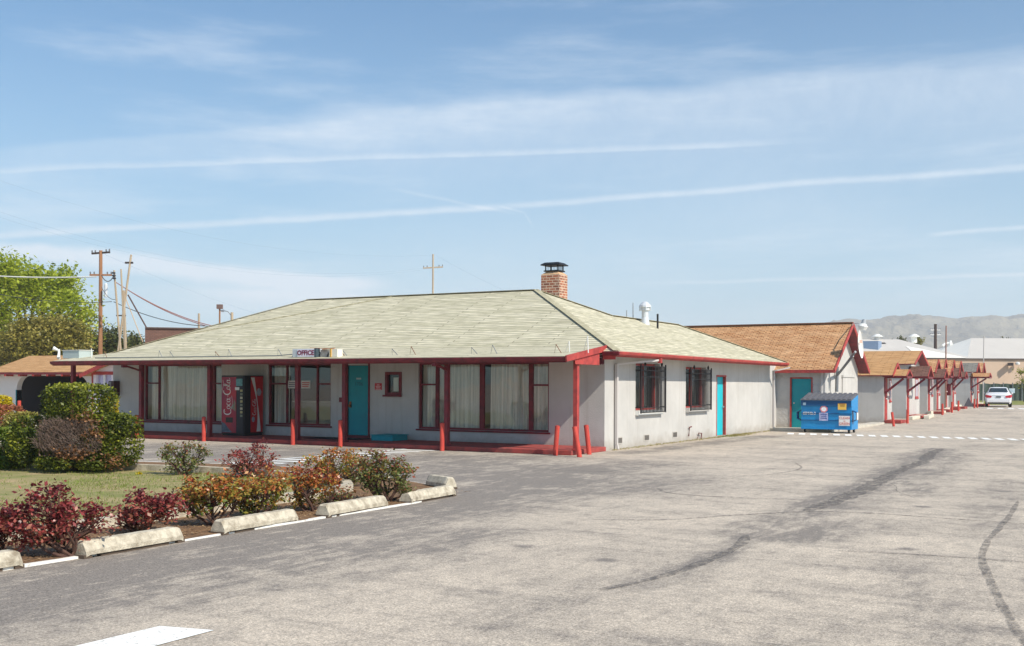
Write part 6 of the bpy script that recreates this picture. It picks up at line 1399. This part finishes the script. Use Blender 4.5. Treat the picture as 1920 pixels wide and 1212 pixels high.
gob = arr_obj('grass', V_, np.arange(n*3).reshape(n, 3), leafmat('grass_blade', [(130, 124, 66), (112, 130, 48), (132, 150, 58), (150, 160, 80)], .35), None, rng.random(n)); struct(gob, 'stuff'); tag(gob, 'patchy short green grass on the planter lawn', 'grass')
# fallen leaves / grit in the bed
n = 3500; x_ = rng.uniform(-10.5, -9.2, n); y_ = rng.uniform(6, 15, n); P = np.stack([x_, y_, np.full(n, .03)], 1); P2 = np.stack([rng.uniform(-20, -11.5, 2500), rng.uniform(15.6, 16.2, 2500), np.full(2500, .03)], 1)
P = np.concatenate([P, P2]); V_, F_ = leaf_quads(P, .03, 3); go2 = arr_obj('leaf_litter', V_, F_, leafmat('litter', [(90, 66, 46), (140, 112, 80), (176, 150, 116)], .1), None, rng.random(len(P))); struct(go2, 'stuff'); tag(go2, 'dry leaf litter on the planting bed soil', 'leaf litter')
n = 2600; yy_ = np.concatenate([rng.normal(36.6, .9, n//2), rng.uniform(26.5, 41, n//2)]); xx_ = XW+.03+np.abs(rng.normal(0, .10, n))+.25*(rng.random(n) < .25)*(np.abs(yy_-36.8) < 1.5)
V_, F_ = leaf_quads(np.stack([xx_, yy_, .012+np.abs(rng.normal(0, .018, n))], 1), .035, .8); go3 = arr_obj('weeds', V_, F_, leafmat('weed_leaf', [(120, 104, 70), (150, 136, 74), (128, 130, 58), (168, 154, 110)], .2), None, rng.random(n)); struct(go3, 'stuff'); tag(go3, 'dry weeds and debris along the foot of the side wall', 'weeds')
tag(arr_obj('dandelion', *leaf_quads(np.array([list(at(261+rng.normal()*3, 889+rng.normal()*1.2, D=20.5)) for _ in range(60)]), .05, .5), LY, None, rng.random(60)), 'tiny clump of yellow flowers on the lawn by the rear kerb', 'flowers')

# ------------------------------------------------------------------ concrete wheel stops
def wheel_stop(p0, p1, label, h=.17, w=.22, broken=None):
    a = Vector((p0[0], p0[1], 0)); b = Vector((p1[0], p1[1], 0)); d = (b-a); L_ = d.length; d.normalize(); s_ = Vector((-d.y, d.x, 0))
    t_ = thing('wheel_stop', label, 'kerb block', tuple((a+b)/2), 'concrete kerb blocks round the planter')
    n = max(8, int(L_/.045)); ring = [(-w/2, .035), (-w/2, h*.48), (-w*.26, h*.98), (-w*.2, h), (w*.2, h), (w*.26, h*.98), (w/2, h*.48), (w/2, .035)]; k = len(ring); vs = []
    for i in range(n+1):
        u = i/n
        for j, (x, z) in enumerate(ring):
            jt = .0028
            e = .02 if i in (0, n) else 0
            zz_ = z; xx_ = x*(1-e*3)
            if broken and abs(u-broken) < .17: f_ = 1-abs(u-broken)/.17; zz_ = z*(1-.55*f_*(.6+.4*random.random()) if x > -w*.2 else 1); xx_ = x*(1-.3*f_*random.random())
            q = a+d*(u*L_)+s_*(xx_+random.uniform(-jt, jt))+UP*(zz_-e+random.uniform(-jt, jt)*(z > .05)); vs.append(tuple(q))
    fs = [(i*k+j, (i+1)*k+j, (i+1)*k+(j+1) % k, i*k+(j+1) % k) for i in range(n) for j in range(k)]+[tuple(range(k)), tuple(range(n*k, n*k+k))[::-1]]
    mb = MB(); mb.add(vs, fs); mb.build('block', CONC, t_)
    mb = MB()
    for u in (.02, .98): q = a+d*u*L_; mb.bar(q-d*.05+UP*.018, q+d*.05+UP*.018, w*.9, .034)
    mb.bar(a+d*.2+UP*.016, b-d*.2+UP*.016, w*.8, .03)
    mb.build('underside_foot', mat('stop_dark', (90, 76, 64), .9), t_)
gp0 = lambda x, y: tuple(at(x, y, Z=0).xy)
wheel_stop((-9.17, 5.2), gp0(30, 1064), 'concrete kerb block cut off at the bottom left edge of the view')
wheel_stop(gp0(148, 1047), gp0(331, 1016), 'nearest whole concrete kerb block, in front of the dark red rose bush')
wheel_stop(gp0(408, 1003), gp0(547, 979), 'concrete kerb block before the orange green rose bushes')
wheel_stop(gp0(604, 971), gp0(716, 951), 'concrete kerb block third along the planter edge, right of the straggling rose')
wheel_stop(gp0(760, 945), gp0(844, 930), 'cracked and crumbling concrete kerb block at the planter corner', broken=.15)
wheel_stop(gp0(808, 912), gp0(846, 918), 'short weathered concrete kerb block lying behind the cracked one', h=.2)
